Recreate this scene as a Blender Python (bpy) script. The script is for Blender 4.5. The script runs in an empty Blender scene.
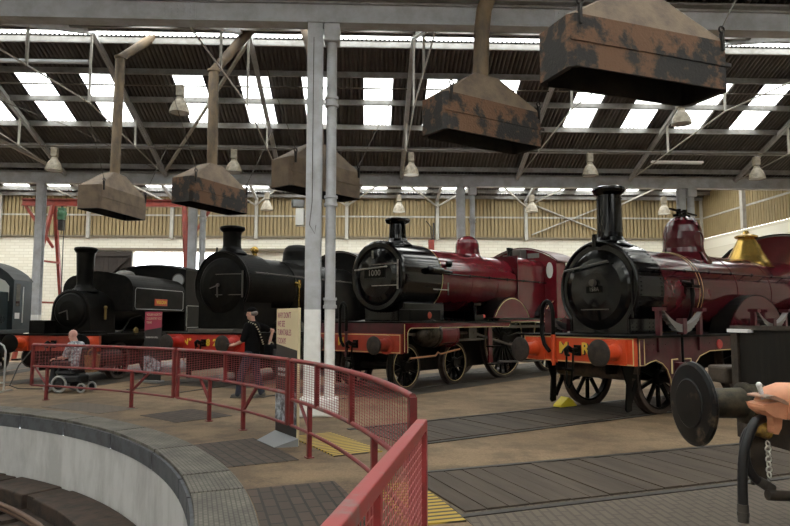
import bpy, bmesh, math, random
from mathutils import Vector, Matrix
random.seed(7)
sc = bpy.context.scene
COL = sc.collection
PI = math.pi
EXPOSURE = 0.62
SKY = 6.0
R = math.radians

# ------------------------------------------------------------------ materials
MATS = {}
def mat(name, col, rough=.5, metal=0., var=None, vscale=6., bump=0., bscale=40., coat=0., spec=.5, detail=5., vr=(.4, .62), stretch=None):
    """Principled material; var = second colour mixed in by noise (dirt, wear)."""
    if name in MATS: return MATS[name]
    m = bpy.data.materials.new(name); m.use_nodes = True
    n = m.node_tree.nodes; l = m.node_tree.links; b = n['Principled BSDF']
    b.inputs['Base Color'].default_value = (*col, 1); b.inputs['Roughness'].default_value = rough
    b.inputs['Metallic'].default_value = metal; b.inputs['Coat Weight'].default_value = coat
    b.inputs['Specular IOR Level'].default_value = spec
    if coat: b.inputs['Coat Roughness'].default_value = .12
    if var or bump:
        tc = n.new('ShaderNodeTexCoord'); src = tc.outputs['Object']
        if stretch:
            mp = n.new('ShaderNodeMapping'); mp.inputs['Scale'].default_value = stretch
            l.new(src, mp.inputs['Vector']); src = mp.outputs['Vector']
    if var:
        t = n.new('ShaderNodeTexNoise'); t.inputs['Scale'].default_value = vscale; t.inputs['Detail'].default_value = detail
        t.inputs['Roughness'].default_value = .65
        l.new(src, t.inputs['Vector'])
        mr = n.new('ShaderNodeMapRange'); mr.inputs[1].default_value = vr[0]; mr.inputs[2].default_value = vr[1]
        l.new(t.outputs[0], mr.inputs[0])
        mx = n.new('ShaderNodeMix'); mx.data_type = 'RGBA'
        mx.inputs[6].default_value = (*col, 1); mx.inputs[7].default_value = (*var, 1)
        l.new(mr.outputs[0], mx.inputs[0]); l.new(mx.outputs[2], b.inputs['Base Color'])
    if bump:
        t2 = n.new('ShaderNodeTexNoise'); t2.inputs['Scale'].default_value = bscale; t2.inputs['Detail'].default_value = 4
        l.new(src, t2.inputs['Vector'])
        bp = n.new('ShaderNodeBump'); bp.inputs['Strength'].default_value = bump; bp.inputs['Distance'].default_value = .02
        l.new(t2.outputs[0], bp.inputs['Height']); l.new(bp.outputs[0], b.inputs['Normal'])
    MATS[name] = m
    return m

def emat(name, col, strength):
    m = bpy.data.materials.new(name); m.use_nodes = True
    b = m.node_tree.nodes['Principled BSDF']
    b.inputs['Base Color'].default_value = (.8, .8, .8, 1)
    b.inputs['Emission Color'].default_value = (*col, 1); b.inputs['Emission Strength'].default_value = strength
    return m

# ------------------------------------------------------------------ mesh builder
class MB:
    def __init__(s): s.v = []; s.f = []; s.s = []
    def add(s, vs, fs, sm=False):
        o = len(s.v); s.v += [tuple(v) for v in vs]
        for f in fs: s.f.append(tuple(i + o for i in f)); s.s.append(sm)
        return s
    def box(s, c, d, rot=None):
        x, y, z = d[0] / 2, d[1] / 2, d[2] / 2
        vs = [Vector(p) for p in ((-x,-y,-z),(x,-y,-z),(x,y,-z),(-x,y,-z),(-x,-y,z),(x,-y,z),(x,y,z),(-x,y,z))]
        if rot is not None: vs = [rot @ v for v in vs]
        c = Vector(c)
        return s.add([v + c for v in vs], [(3,2,1,0),(4,5,6,7),(0,1,5,4),(1,2,6,5),(2,3,7,6),(3,0,4,7)])
    def bb(s, x0, x1, y0, y1, z0, z1):
        return s.box(((x0+x1)/2, (y0+y1)/2, (z0+z1)/2), (abs(x1-x0), abs(y1-y0), abs(z1-z0)))
    @staticmethod
    def frame(d, up=None):
        d = Vector(d).normalized(); up = Vector(up or (0, 0, 1))
        if abs(d.dot(up)) > .98: up = Vector((1, 0, 0)) if abs(d.x) < .9 else Vector((0, 1, 0))
        a = d.cross(up).normalized(); b = a.cross(d).normalized()
        return a, b
    def bar(s, p0, p1, w, h, up=None):
        p0 = Vector(p0); p1 = Vector(p1); a, b = s.frame(p1 - p0, up)
        q = [a*w/2 + b*h/2, -a*w/2 + b*h/2, -a*w/2 - b*h/2, a*w/2 - b*h/2]
        return s.add([p0+k for k in q] + [p1+k for k in q], [(0,1,2,3),(7,6,5,4),(0,4,5,1),(1,5,6,2),(2,6,7,3),(3,7,4,0)])
    def tube(s, pts, r, n=8, caps=True, closed=False, ell=None):
        pts = [Vector(p) for p in pts]; rs = r if isinstance(r, (list, tuple)) else [r]*len(pts)
        vs = []; k = len(pts); pa = None
        for i, p in enumerate(pts):
            if closed: d = pts[(i+1) % k] - pts[i-1]
            else: d = pts[min(i+1, k-1)] - pts[max(i-1, 0)]
            if d.length < 1e-9: d = Vector((0,0,1))
            d.normalize()
            if pa is None: a, b = s.frame(d)
            else:
                a = pa - d*pa.dot(d)
                if a.length < 1e-6: a, b = s.frame(d)
                a.normalize(); b = d.cross(a).normalized() * -1
                b = a.cross(d).normalized()
            pa = a
            for j in range(n):
                t = 2*PI*j/n
                vs.append(p + (a*math.cos(t) + b*math.sin(t)*(ell or 1))*rs[i])
        fs = []
        for i in range(k if closed else k-1):
            for j in range(n):
                i2 = (i+1) % k
                fs.append((i*n+j, i*n+(j+1)%n, i2*n+(j+1)%n, i2*n+j))
        s.add(vs, fs, True)
        if caps and not closed:
            s.add(vs[:n], [tuple(range(n))[::-1]]); s.add(vs[-n:], [tuple(range(n))])
        return s
    def cyl(s, p0, p1, r0, r1=None, n=20, caps=True):
        return s.tube([p0, p1], [r0, r0 if r1 is None else r1], n, caps)
    def lathe(s, prof, o=(0,0,0), ax='z', n=32, sm=True, hard=()):
        """prof = [(radius, height along axis)...]"""
        o = Vector(o); A = {'x': (Vector((0,1,0)), Vector((0,0,1)), Vector((1,0,0))),
             'y': (Vector((0,0,1)), Vector((1,0,0)), Vector((0,1,0))),
             'z': (Vector((1,0,0)), Vector((0,1,0)), Vector((0,0,1)))}[ax] if isinstance(ax, str) else ax
        def ringv(r, h): return [o + A[2]*h + (A[0]*math.cos(2*PI*j/n) + A[1]*math.sin(2*PI*j/n))*r for j in range(n)]
        for i in range(len(prof)-1):
            (r0, h0), (r1, h1) = prof[i], prof[i+1]
            if r0 < 1e-6 and r1 < 1e-6: continue
            flat = abs(h1-h0) < 1e-6
            if r0 < 1e-6: s.add([o+A[2]*h0]+ringv(r1,h1), [(0, 1+(j+1)%n, 1+j) for j in range(n)], sm and not flat)
            elif r1 < 1e-6: s.add([o+A[2]*h1]+ringv(r0,h0), [(0, 1+j, 1+(j+1)%n) for j in range(n)], sm and not flat)
            else: s.add(ringv(r0,h0)+ringv(r1,h1), [(j,(j+1)%n,n+(j+1)%n,n+j) for j in range(n)], sm and not flat)
        return s
    def prism(s, pts, ax, a, b, sm=False):
        n = len(pts)
        def P(u, w, t): return {'x': (t, u, w), 'y': (u, t, w), 'z': (u, w, t)}[ax]
        A = [P(u, w, a) for u, w in pts]; B = [P(u, w, b) for u, w in pts]
        s.add(A, [tuple(range(n))[::-1]]); s.add(B, [tuple(range(n))])
        s.add(A+B, [(i,(i+1)%n,n+(i+1)%n,n+i) for i in range(n)], sm)
        return s
    def band(s, pts, ax, a, b, th):
        """open polyline swept along axis with thickness th (a bent sheet)"""
        pts = [Vector((p[0], p[1])) for p in pts]; inn = []
        for i, p in enumerate(pts):
            d = (pts[min(i+1, len(pts)-1)] - pts[max(i-1, 0)]).normalized(); inn.append(p - Vector((-d.y, d.x))*th)
        for i in range(len(pts)-1):
            s.prism([pts[i], pts[i+1], inn[i+1], inn[i]], ax, a, b, False)
        return s
    def ball(s, c, r, sx=1, sy=1, sz=1, n=14, m=8, rot=None):
        c = Vector(c); vs = []
        for i in range(1, m):
            t = PI*i/m
            for j in range(n):
                p = 2*PI*j/n; q = Vector((r*sx*math.sin(t)*math.cos(p), r*sy*math.sin(t)*math.sin(p), r*sz*math.cos(t)))
                vs.append(c + (rot @ q if rot is not None else q))
        k = len(vs); t0 = Vector((0,0,r*sz)); t1 = -t0
        if rot is not None: t0 = rot @ t0; t1 = rot @ t1
        vs += [c+t0, c+t1]; fs = []
        for i in range(m-2):
            for j in range(n): fs.append((i*n+j, (i+1)*n+j, (i+1)*n+(j+1)%n, i*n+(j+1)%n))
        for j in range(n): fs += [(k, j, (j+1)%n), (k+1, (m-2)*n+(j+1)%n, (m-2)*n+j)]
        return s.add(vs, fs, True)
    def loft(s, secs, n=18, caps=True):
        """secs = [(centre, rx, ry, yaw)] horizontal ellipses"""
        vs = []
        for c, rx, ry, yaw in secs:
            for j in range(n):
                t = 2*PI*j/n; x, y = rx*math.cos(t), ry*math.sin(t)
                vs.append((c[0]+x*math.cos(yaw)-y*math.sin(yaw), c[1]+x*math.sin(yaw)+y*math.cos(yaw), c[2]))
        fs = [(i*n+j, i*n+(j+1)%n, (i+1)*n+(j+1)%n, (i+1)*n+j) for i in range(len(secs)-1) for j in range(n)]
        s.add(vs, fs, True)
        if caps: s.add(vs[:n], [tuple(range(n))[::-1]], True); s.add(vs[-n:], [tuple(range(n))], True)
        return s
    def torus(s, c, r, t, ax='x', n=24, m=8, a0=0, a1=2*PI):
        u, w, _ = {'x': ((0,1,0),(0,0,1),0), 'y': ((1,0,0),(0,0,1),0), 'z': ((1,0,0),(0,1,0),0)}[ax]
        u = Vector(u); w = Vector(w); full = abs(a1-a0-2*PI) < 1e-6
        k = n if full else n+1
        pts = [Vector(c)+(u*math.cos(a0+(a1-a0)*i/n)+w*math.sin(a0+(a1-a0)*i/n))*r for i in range(k)]
        return s.tube(pts, t, m, not full, full)
    def build(s, name, m, parent=None, bevel=0., label=None, weld=False):
        me = bpy.data.meshes.new(name); me.from_pydata(s.v, [], s.f)
        me.polygons.foreach_set('use_smooth', s.s)
        bm = bmesh.new(); bm.from_mesh(me)
        if weld: bmesh.ops.remove_doubles(bm, verts=bm.verts, dist=1e-5)
        bmesh.ops.recalc_face_normals(bm, faces=bm.faces); bm.to_mesh(me); bm.free()
        for k in (m if isinstance(m, (list, tuple)) else [m]): me.materials.append(k)
        o = bpy.data.objects.new(name, me); COL.objects.link(o)
        if parent is not None: o.parent = parent
        if bevel:
            b = o.modifiers.new('Bevel', 'BEVEL'); b.width = bevel; b.segments = 2; b.limit_method = 'ANGLE'; b.angle_limit = R(40)
        if label: o['label'] = label
        return o

def thing(name, label, cat, loc=(0,0,0), rz=0., group=None):
    o = bpy.data.objects.new(name, None); COL.objects.link(o); o.empty_display_size = .2
    o.location = loc; o.rotation_euler = (0, 0, rz); o['label'] = label; o['category'] = cat
    if group: o['group'] = group
    return o
def tag(o, label, cat, group=None):
    o['label'] = label; o['category'] = cat
    if group: o['group'] = group
    return o
def struct(o): o['kind'] = 'structure'; return o
def dup(root, loc, rz, label, group=None):
    def cp(o, par):
        c = o.copy(); COL.objects.link(c)
        if par is not None: c.parent = par
        for ch in [k for k in bpy.data.objects if k.parent == o]: cp(ch, c)
        return c
    c = cp(root, None); c.location = loc; c.rotation_euler = (0, 0, rz); c['label'] = label
    if group: c['group'] = group
    return c

def text(name, body, size, m, parent, o, xd, yd, ext=.003, align='CENTER', bold=0., sx=1.):
    cu = bpy.data.curves.new(name, 'FONT'); cu.body = body; cu.size = size; cu.extrude = ext; cu.offset = bold
    cu.align_x = align; cu.align_y = 'CENTER'; cu.resolution_u = 2
    t = bpy.data.objects.new(name+'_tmp', cu); COL.objects.link(t)
    me = bpy.data.meshes.new_from_object(t.evaluated_get(bpy.context.evaluated_depsgraph_get()))
    bpy.data.objects.remove(t); bpy.data.curves.remove(cu)
    X = Vector(xd).normalized(); Y = Vector(yd).normalized(); Z = X.cross(Y)
    M = Matrix.Translation(Vector(o)) @ Matrix((X*sx, Y, Z)).transposed().to_4x4()
    me.transform(M); me.materials.clear(); me.materials.append(m); me.name = name
    ob = bpy.data.objects.new(name, me); COL.objects.link(ob)
    if parent is not None: ob.parent = parent
    return ob
def addto(o, mb):
    """merge further geometry of the same material into a part"""
    t = mb.build('tmp', o.data.materials[0]); bm = bmesh.new(); bm.from_mesh(o.data); bm.from_mesh(t.data); bm.to_mesh(o.data); bm.free()
    me = t.data; bpy.data.objects.remove(t); bpy.data.meshes.remove(me); return o
FRX = ((0,-1,0), (0,0,1))      # reads on a face looking at the turntable (-x)
SIX = ((1,0,0), (0,0,1))       # reads on a flank looking to -y

def arcpts(cx, cz, r, a0, a1, n): return [(cx+r*math.cos(R(a0+(a1-a0)*i/n)), cz+r*math.sin(R(a0+(a1-a0)*i/n))) for i in range(n+1)]
def road_xy(a, s, l=0):
    a = R(a); return (s*math.sin(a)+l*math.cos(a), s*math.cos(a)-l*math.sin(a))
# ------------------------------------------------------------------ camera, world
cam = bpy.data.cameras.new('camera'); co = bpy.data.objects.new('camera', cam); COL.objects.link(co)
cam.sensor_width = 36; cam.lens = 642.5/790*36; cam.clip_end = 300
co.location = (10.957, -2.872, 1.606); co.rotation_euler = (R(95.0), 0, R(-2.4))
sc.camera = co
sc.view_settings.view_transform = 'Standard'; sc.view_settings.look = 'None'; sc.view_settings.gamma = 1
sc.view_settings.use_curve_mapping = False
sc.view_settings.exposure = EXPOSURE
w = bpy.data.worlds.new('overcast_sky'); sc.world = w; w.use_nodes = True
bg = w.node_tree.nodes['Background']; bg.inputs[0].default_value = (.93, .97, 1.0, 1); bg.inputs[1].default_value = SKY

XL, XR, YB, YS = -20., 28.3, 29.5, -18.
# ------------------------------------------------------------------ shell materials
M_roof = mat('roof_sheet_underside', (.115,.104,.098), .65, var=(.085,.077,.072), vscale=1.5)
M_steel = mat('grey_steel_paint', (.50,.51,.54), .5, var=(.40,.40,.41), vscale=3., bump=.05)
M_purlin = mat('purlin_paint', (.30,.295,.29), .55, var=(.21,.2,.19), vscale=3.)
M_clad = mat('buff_cladding', (.30,.225,.115), .65, var=(.26,.195,.10), vscale=.8)
M_white = mat('white_paint', (.88,.87,.85), .55, var=(.80,.79,.76), vscale=5.)
def brick_mat():
    m = mat('cream_painted_brick', (.74,.70,.60), .6)
    n = m.node_tree.nodes; l = m.node_tree.links; b = n['Principled BSDF']
    tc = n.new('ShaderNodeTexCoord'); mp = n.new('ShaderNodeMapping'); mp.inputs['Rotation'].default_value = (R(90), 0, 0)
    l.new(tc.outputs['Object'], mp.inputs[0])
    t = n.new('ShaderNodeTexBrick'); t.inputs['Scale'].default_value = 1.; t.inputs['Brick Width'].default_value = .45
    t.inputs['Row Height'].default_value = .15; t.inputs['Mortar Size'].default_value = .012
    t.inputs['Color1'].default_value = (.76,.73,.64,1); t.inputs['Color2'].default_value = (.70,.66,.56,1); t.inputs['Mortar'].default_value = (.60,.56,.47,1)
    l.new(mp.outputs[0], t.inputs[0]); l.new(t.outputs[0], b.inputs['Base Color'])
    return m
M_brick = brick_mat()
def sky_mat():
    m = bpy.data.materials.new('translucent_roof_light'); m.use_nodes = True; n = m.node_tree.nodes; l = m.node_tree.links
    n.remove(n['Principled BSDF']); out = n['Material Output']
    a = n.new('ShaderNodeBsdfTransparent'); a.inputs[0].default_value = (.96,.95,.9,1)
    b = n.new('ShaderNodeBsdfTranslucent'); b.inputs[0].default_value = (.9,.88,.8,1)
    mx = n.new('ShaderNodeMixShader'); mx.inputs[0].default_value = .3
    l.new(a.outputs[0], mx.inputs[1]); l.new(b.outputs[0], mx.inputs[2]); l.new(mx.outputs[0], out.inputs[0])
    return m
M_sky = sky_mat()

def corr(name, m, x0, x1, ya, za, yb, zb, pitch=.13, amp=.034):
    """corrugated sheet between two eaves lines, ridges running down the slope"""
    d = Vector((0, yb-ya, zb-za)).normalized(); nr = Vector((0, -d.z, d.y))
    vs = []
    xs = [x0]+[pitch*(k+u) for k in range(int(x0/pitch)-1, int(x1/pitch)+2) for u in (0, .5, .6, .7, .8, .9) if x0 < pitch*(k+u) < x1]+[x1]; n = len(xs)-1
    for x in xs:
        u = (x/pitch) % 1; h = amp*(1 if u < .5 else -math.cos(2*PI*(u-.5)/.5+PI))
        vs += [Vector((x, ya, za))+nr*h, Vector((x, yb, zb))+nr*h]
    mb = MB(); mb.add(vs, [(2*i, 2*i+2, 2*i+3, 2*i+1) for i in range(n)], True)
    return mb.build(name, m)

# roof bays: (near valley Y, z), (ridge Y, z), (far valley Y, z)
SKX = [-18.5,-16.57,-14.64,-12.71,-9.9,-7.97,-6.04,-4.11,-1.2,.76,2.67,5.44,7.42,9.35,11.25,13.23,15.2,18.09,20.1,22.0,23.92,26.4]
wn = [0]
def window(o): struct(o); return o
def skylight(x0, x1, ya, za, yb, zb):
    wn[0] += 1; window(corr('window_%d' % wn[0], M_sky, x0, x1, ya, za, yb, zb))
def slope(ya, za, yb, zb, t0, t1, xs=SKX, hw=.45):
    """from valley a up to ridge b; roof lights between t0 and t1; ridge glazing from t=.955"""
    L = lambda t: (ya+(yb-ya)*t, za+(zb-za)*t)
    def strip(u, v, x0=XL, x1=XR): struct(corr('ceiling', M_roof, x0, x1, *L(u), *L(v)))
    strip(0, t0); strip(t1, .95)
    skylight(XL, XR, *L(.95), *L(1.0))
    x = XL
    for c in xs:
        if c-hw > x: strip(t0, t1, x, c-hw)
        skylight(c-hw, c+hw, *L(t0), *L(t1)); x = c+hw
    strip(t0, t1, x, XR)
BAYS = [((21.4,7.15),(25.4,8.75),(29.6,7.85)), ((8.25,7.3),(14.5,9.70),(21.4,7.15)), ((-4.9,7.3),(1.7,9.7),(8.25,7.3)), ((-18,7.3),(-11.4,9.7),(-4.9,7.3))]
for i, (a, r_, b) in enumerate(BAYS):
    lo, hi, hw = (.14, .94, .62) if i == 0 else (.42, .752, .45)  # back-bay roof lights enlarged to brighten the rear wall
    slope(*a, *r_, lo, hi, hw=hw); slope(*b, *r_, lo, hi, hw=hw)

def purlin_row(y, z, h=.16):
    mb = MB(); mb.bb(XL, XR, y-.03, y+.03, z-h-.03, z-.035); mb.bb(XL, XR, y-.03, y+.05, z-h-.045, z-h-.02)
    return struct(mb.build('trim_purlin', M_purlin))
for bi, (a, r_, b) in enumerate(BAYS[:3]):
    for (v, rr_) in ((a, r_), (b, r_)):
        if bi == 2 and v is a: continue
        for t in (.08, .25, .42, .595, .77, .94):
            purlin_row(v[0]+(rr_[0]-v[0])*t, v[1]+(rr_[1]-v[1])*t)

# walls: brick below, ribbed cladding above
def ribbed(name, m, p0, p1, z0, z1, pitch=.19, dep=.075, dirn=(0,-1)):
    p0 = Vector(p0); p1 = Vector(p1); d = (p1-p0); L = d.length; d.normalize(); nv = Vector((dirn[0], dirn[1], 0))
    n = int(L/pitch); vs = []; 
    prof = [(0,1),(.64,1),(.7,0),(.94,0)]
    for i in range(n):
        for u, h in prof:
            q = p0+d*((i+u)*pitch)+nv*dep*h; vs += [(q.x, q.y, z0), (q.x, q.y, z1)]
    k = len(vs)//2
    mb = MB(); mb.add(vs, [(2*i, 2*i+2, 2*i+3, 2*i+1) for i in range(k-1)])
    return struct(mb.build(name, m))
ZB, ZT = 5.74, 7.85
DX0, DX1, DZ = -.75, 3.3, 4.97      # daylight doorway in the back wall
mb = MB(); mb.bb(XL, DX0, YB, YB+.3, 0, ZB); mb.bb(DX1, XR+.3, YB, YB+.3, 0, ZB); mb.bb(DX0, DX1, YB, YB+.3, DZ, ZB); mb.bb(DX0, DX1, YB, YB+.3, 0, 3.0)  # last block added across the doorway foot to keep daylight off the floor
struct(mb.build('wall_back', M_brick))
mb = MB(); mb.bb(XR, XR+.3, YS, YB, 0, ZB)
o = struct(mb.build('wall_right', M_brick.copy())); 
o.data.materials[0].node_tree.nodes['Mapping'].inputs['Rotation'].default_value = (R(90), 0, R(90))
mb = MB(); mb.bb(XL-.3, XL, YS, YB+.3, 0, 7.3); struct(mb.build('wall_left', M_brick))
mb = MB(); mb.bb(XL, XR, YS-.3, YS, 0, 7.4); struct(mb.build('wall_front', M_brick))
ribbed('wall_back_cladding', M_clad, (XL, YB, 0), (XR, YB, 0), ZB, ZT)
ribbed('wall_right_cladding', M_clad, (XR, YB, 0), (XR, YS, 0), ZB, 9.2, dirn=(-1, 0))
for (a, r_, b) in BAYS:      # gable infill of the far side
    mb = MB(); mb.prism([(a[0], 7.0), (b[0], 7.0), (b[0], b[1]), (r_[0], r_[1]), (a[0], a[1])], 'x', XL-.02, XL); struct(mb.build('wall_left_gable', M_clad))
    mb = MB(); mb.prism([(a[0], 7.0), (b[0], 7.0), (b[0], b[1]), (r_[0], r_[1]), (a[0], a[1])], 'x', XR+.05, XR+.07); struct(mb.build('wall_right_gable', M_clad))
M_trim = mat('post_paint', (.46,.44,.40), .5, var=(.38,.36,.33), vscale=4)
mb = MB(); mb.bb(XL, XR, YB-.1, YB-.04, 6.75, 6.83); struct(mb.build('trim_1', M_trim))
mb = MB(); mb.bb(XL, XR, YB-.12, YB, ZB-.05, ZB+.03); struct(mb.build('trim_2', mat('dark_sill', (.16,.13,.09), .6)))
mb = MB(); mb.bb(XR-.1, XR-.04, YS, YB, 6.75, 6.83); struct(mb.build('trim_3', M_trim))
for i, x in enumerate((-15.9,-11.6,-7.24,-2.94,1.15,5.33,9.87,14.46,19.01,23.55,28.2)):
    mb = MB(); mb.bb(x-.08, x+.08, YB-.2, YB-.05, 5.6, 7.8); struct(mb.build('trim_post', M_trim))
for y in (25.6, 21.4, 17.2, 12.9, 8.3):
    mb = MB(); mb.bb(XR-.25, XR-.05, y-.1, y+.1, ZB, 8.6); struct(mb.build('trim_post', M_trim))
mb = MB(); mb.bar((19.3, YB-.12, 5.9), (23.3, YB-.12, 7.5), .1, .06); mb.bar((19.3, YB-.14, 7.5), (23.3, YB-.14, 5.9), .1, .06)
struct(mb.build('trim_wall_brace', M_trim))
# sliding door and its opening
M_door = mat('brown_door_timber', (.03,.02,.016), .7, var=(.022,.016,.013), vscale=3)
mb = MB()
for i in range(9):
    mb.bb(-2.75+i*.225, -2.75+i*.225+.215, YB-.2, YB-.13, .05, 4.95)
dr = struct(mb.build('door_1', M_door))
mb = MB(); mb.bb(-2.75, -.72, YB-.26, YB-.2, 4.7, 4.95); mb.bb(-2.75, -.72, YB-.26, YB-.2, 2.6, 2.8); mb.bb(-2.75, -.72, YB-.26, YB-.2, .1, .35)
mb.bar((-2.7, YB-.23, 2.8), (-.8, YB-.23, 4.7), .16, .05); mb.bar((-2.7, YB-.23, .35), (-.8, YB-.23, 2.6), .16, .05)
mb.build('door_ledge', M_door, dr)
mb = MB(); mb.bb(-2.9, 7., YB-.3, YB-.05, 5.0, 5.12); struct(mb.build('trim_door_track', mat('dark_sill', (.16,.13,.09))))

# ------------------------------------------------------------------ floor with the round pit cut out
def floor_mat():
    m = mat('worn_concrete_floor', (.20,.155,.11), .8)
    n = m.node_tree.nodes; l = m.node_tree.links; b = n['Principled BSDF']
    tc = n.new('ShaderNodeTexCoord')
    def noise(s, d, r=.6):
        t = n.new('ShaderNodeTexNoise'); t.inputs['Scale'].default_value = s; t.inputs['Detail'].default_value = d; t.inputs['Roughness'].default_value = r
        l.new(tc.outputs['Object'], t.inputs['Vector']); return t.outputs[0]
    def ramp(src, a, ca, c, cb):
        r = n.new('ShaderNodeValToRGB'); r.color_ramp.elements[0].position = a; r.color_ramp.elements[0].color = (*ca, 1)
        r.color_ramp.elements[1].position = c; r.color_ramp.elements[1].color = (*cb, 1); l.new(src, r.inputs[0]); return r.outputs[0]
    base = ramp(noise(.55, 8), .35, (.18,.117,.064), .68, (.285,.195,.112))
    st = ramp(noise(1.6, 9, .72), .42, (.36,.33,.30), .55, (1,1,1))
    gr = ramp(noise(30, 6, .8), .35, (.66,.66,.66), .65, (1.16,1.16,1.16))
    mx = n.new('ShaderNodeMix'); mx.data_type = 'RGBA'; mx.blend_type = 'MULTIPLY'; mx.inputs[0].default_value = .55
    l.new(base, mx.inputs[6]); l.new(st, mx.inputs[7])
    m2 = n.new('ShaderNodeMix'); m2.data_type = 'RGBA'; m2.blend_type = 'MULTIPLY'; m2.inputs[0].default_value = 1
    l.new(mx.outputs[2], m2.inputs[6]); l.new(gr, m2.inputs[7])
    ln = n.new('ShaderNodeVectorMath'); ln.operation = 'LENGTH'; l.new(tc.outputs['Object'], ln.inputs[0])      # trodden dirt collects round the pit
    ad = n.new('ShaderNodeMath'); ad.operation = 'MULTIPLY_ADD'; l.new(noise(.8, 6), ad.inputs[0]); ad.inputs[1].default_value = 5; l.new(ln.outputs['Value'], ad.inputs[2])
    mr = n.new('ShaderNodeMapRange'); mr.inputs[1].default_value = 13.2; mr.inputs[2].default_value = 15.6; mr.inputs[3].default_value = .72; mr.inputs[4].default_value = 1.05; l.new(ad.outputs[0], mr.inputs[0])
    m3 = n.new('ShaderNodeVectorMath'); m3.operation = 'SCALE'; l.new(m2.outputs[2], m3.inputs[0]); l.new(mr.outputs[0], m3.inputs['Scale']); l.new(m3.outputs[0], b.inputs['Base Color'])
    bp = n.new('ShaderNodeBump'); bp.inputs['Strength'].default_value = .25; bp.inputs['Distance'].default_value = .01
    l.new(noise(25, 6), bp.inputs['Height']); l.new(bp.outputs[0], b.inputs['Normal'])
    return m
M_floor = floor_mat()
RC = 10.38          # outer edge of the coping ring
N = 144
vs = []; fs = []
def sq(t):          # where the ray at angle t leaves the rectangle
    dx, dy = math.sin(t), math.cos(t); k = 1e9
    if dx > 1e-9: k = min(k, (XR+1)/dx)
    if dx < -1e-9: k = min(k, (XL-1)/dx)
    if dy > 1e-9: k = min(k, (YB+25)/dy)
    if dy < -1e-9: k = min(k, (YS-1)/dy)
    return (dx*k, dy*k)
for i in range(N):
    t = 2*PI*i/N; vs += [(RC*math.sin(t), RC*math.cos(t), 0), (*sq(t), 0)]
for i in range(N):
    j = (i+1) % N; fs.append((2*i, 2*i+1, 2*j+1, 2*j))
mb = MB(); mb.add(vs, fs); fl = struct(mb.build('floor', M_floor))

# pit: wall, dark band, ledge, floor
def ringwall(name, r, z0, z1, m, n=144):
    vs = []
    for i in range(n): t = 2*PI*i/n; vs += [(r*math.sin(t), r*math.cos(t), z0), (r*math.sin(t), r*math.cos(t), z1)]
    mb = MB(); mb.add(vs, [(2*i, 2*((i+1) % n), 2*((i+1) % n)+1, 2*i+1) for i in range(n)], True); return struct(mb.build(name, m))
def annulus(name, r0, r1, z, m, n=144):
    vs = []
    for i in range(n): t = 2*PI*i/n; vs += [(r0*math.sin(t), r0*math.cos(t), z), (r1*math.sin(t), r1*math.cos(t), z)]
    mb = MB(); mb.add(vs, [(2*i, 2*((i+1) % n), 2*((i+1) % n)+1, 2*i+1) for i in range(n)]); return struct(mb.build(name, m))
ringwall('wall_pit', 9.872, -1.6, -.2315, mat('whitewashed_pit_wall', (.56,.55,.54), .8, var=(.42,.41,.40), vscale=2.5, bump=.2, stretch=(1,1,.35)))
M_pit = mat('oily_pit_floor', (.045,.028,.019), .85, var=(.022,.015,.011), vscale=3, bump=.3)
annulus('floor_pit_ledge', 8.2, 9.9, -1.22, M_pit); annulus('floor_pit', .0, 8.25, -1.6, M_pit); ringwall('wall_pit_ledge', 8.2, -1.6, -1.22, M_pit)
# ------------------------------------------------------------------ steel columns, girders, trusses
M_rust = mat('rusty_hood_sheet', (.16,.085,.048), .85, var=(.03,.028,.027), vscale=2.2, bump=.3, bscale=30, vr=(.47,.55), detail=12.)
M_rust2 = mat('brown_hood_sheet', (.20,.145,.10), .8, var=(.13,.095,.07), vscale=3., bump=.15)
M_dark = mat('sooty_black', (.012,.011,.011), .7, var=(.03,.024,.02), vscale=5)
M_flue = mat('rusty_flue_pipe', (.20,.14,.085), .7, var=(.10,.075,.055), vscale=3, bump=.15, stretch=(1,1,.4))

def ibeam(mb, x, y, z0, z1, w=.27, d=.27, t=.02):
    mb.bb(x-w/2, x+w/2, y-d/2, y-d/2+t, z0, z1); mb.bb(x-w/2, x+w/2, y+d/2-t, y+d/2, z0, z1); mb.bb(x-.012, x+.012, y-d/2+t, y+d/2-t, z0, z1)
def column(x, y, top, label, w=.27, split=1.77, plinth=True):
    t = thing('steel_column', label, 'column', (x, y, 0), 0, 'steel roof columns')
    mb = MB(); ibeam(mb, 0, 0, split, top, w, w); mb.bb(-.14, .14, -.16, .16, top-.03, top); mb.build('shaft', M_steel, t)
    mb = MB(); ibeam(mb, 0, 0, .3 if plinth else 0, split, w+.001, w+.001); mb.build('painted_base', M_white, t, label='white painted lower length')
    if plinth: mb = MB(); mb.bb(-.2, .44, -.2, .2, 0, .3); mb.build('plinth', M_white, t, .03)
    mb = MB()
    for k in range(4): mb.cyl((-w/2+.05+.0*k, -w/2-.012, top-.1-.09*k), (-w/2+.05, -w/2, top-.1-.09*k), .014, n=8); mb.cyl((w/2-.05, -w/2-.012, top-.1-.09*k), (w/2-.05, -w/2, top-.1-.09*k), .014, n=8)
    mb.build('bolt', M_steel, t)
    return t
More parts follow.
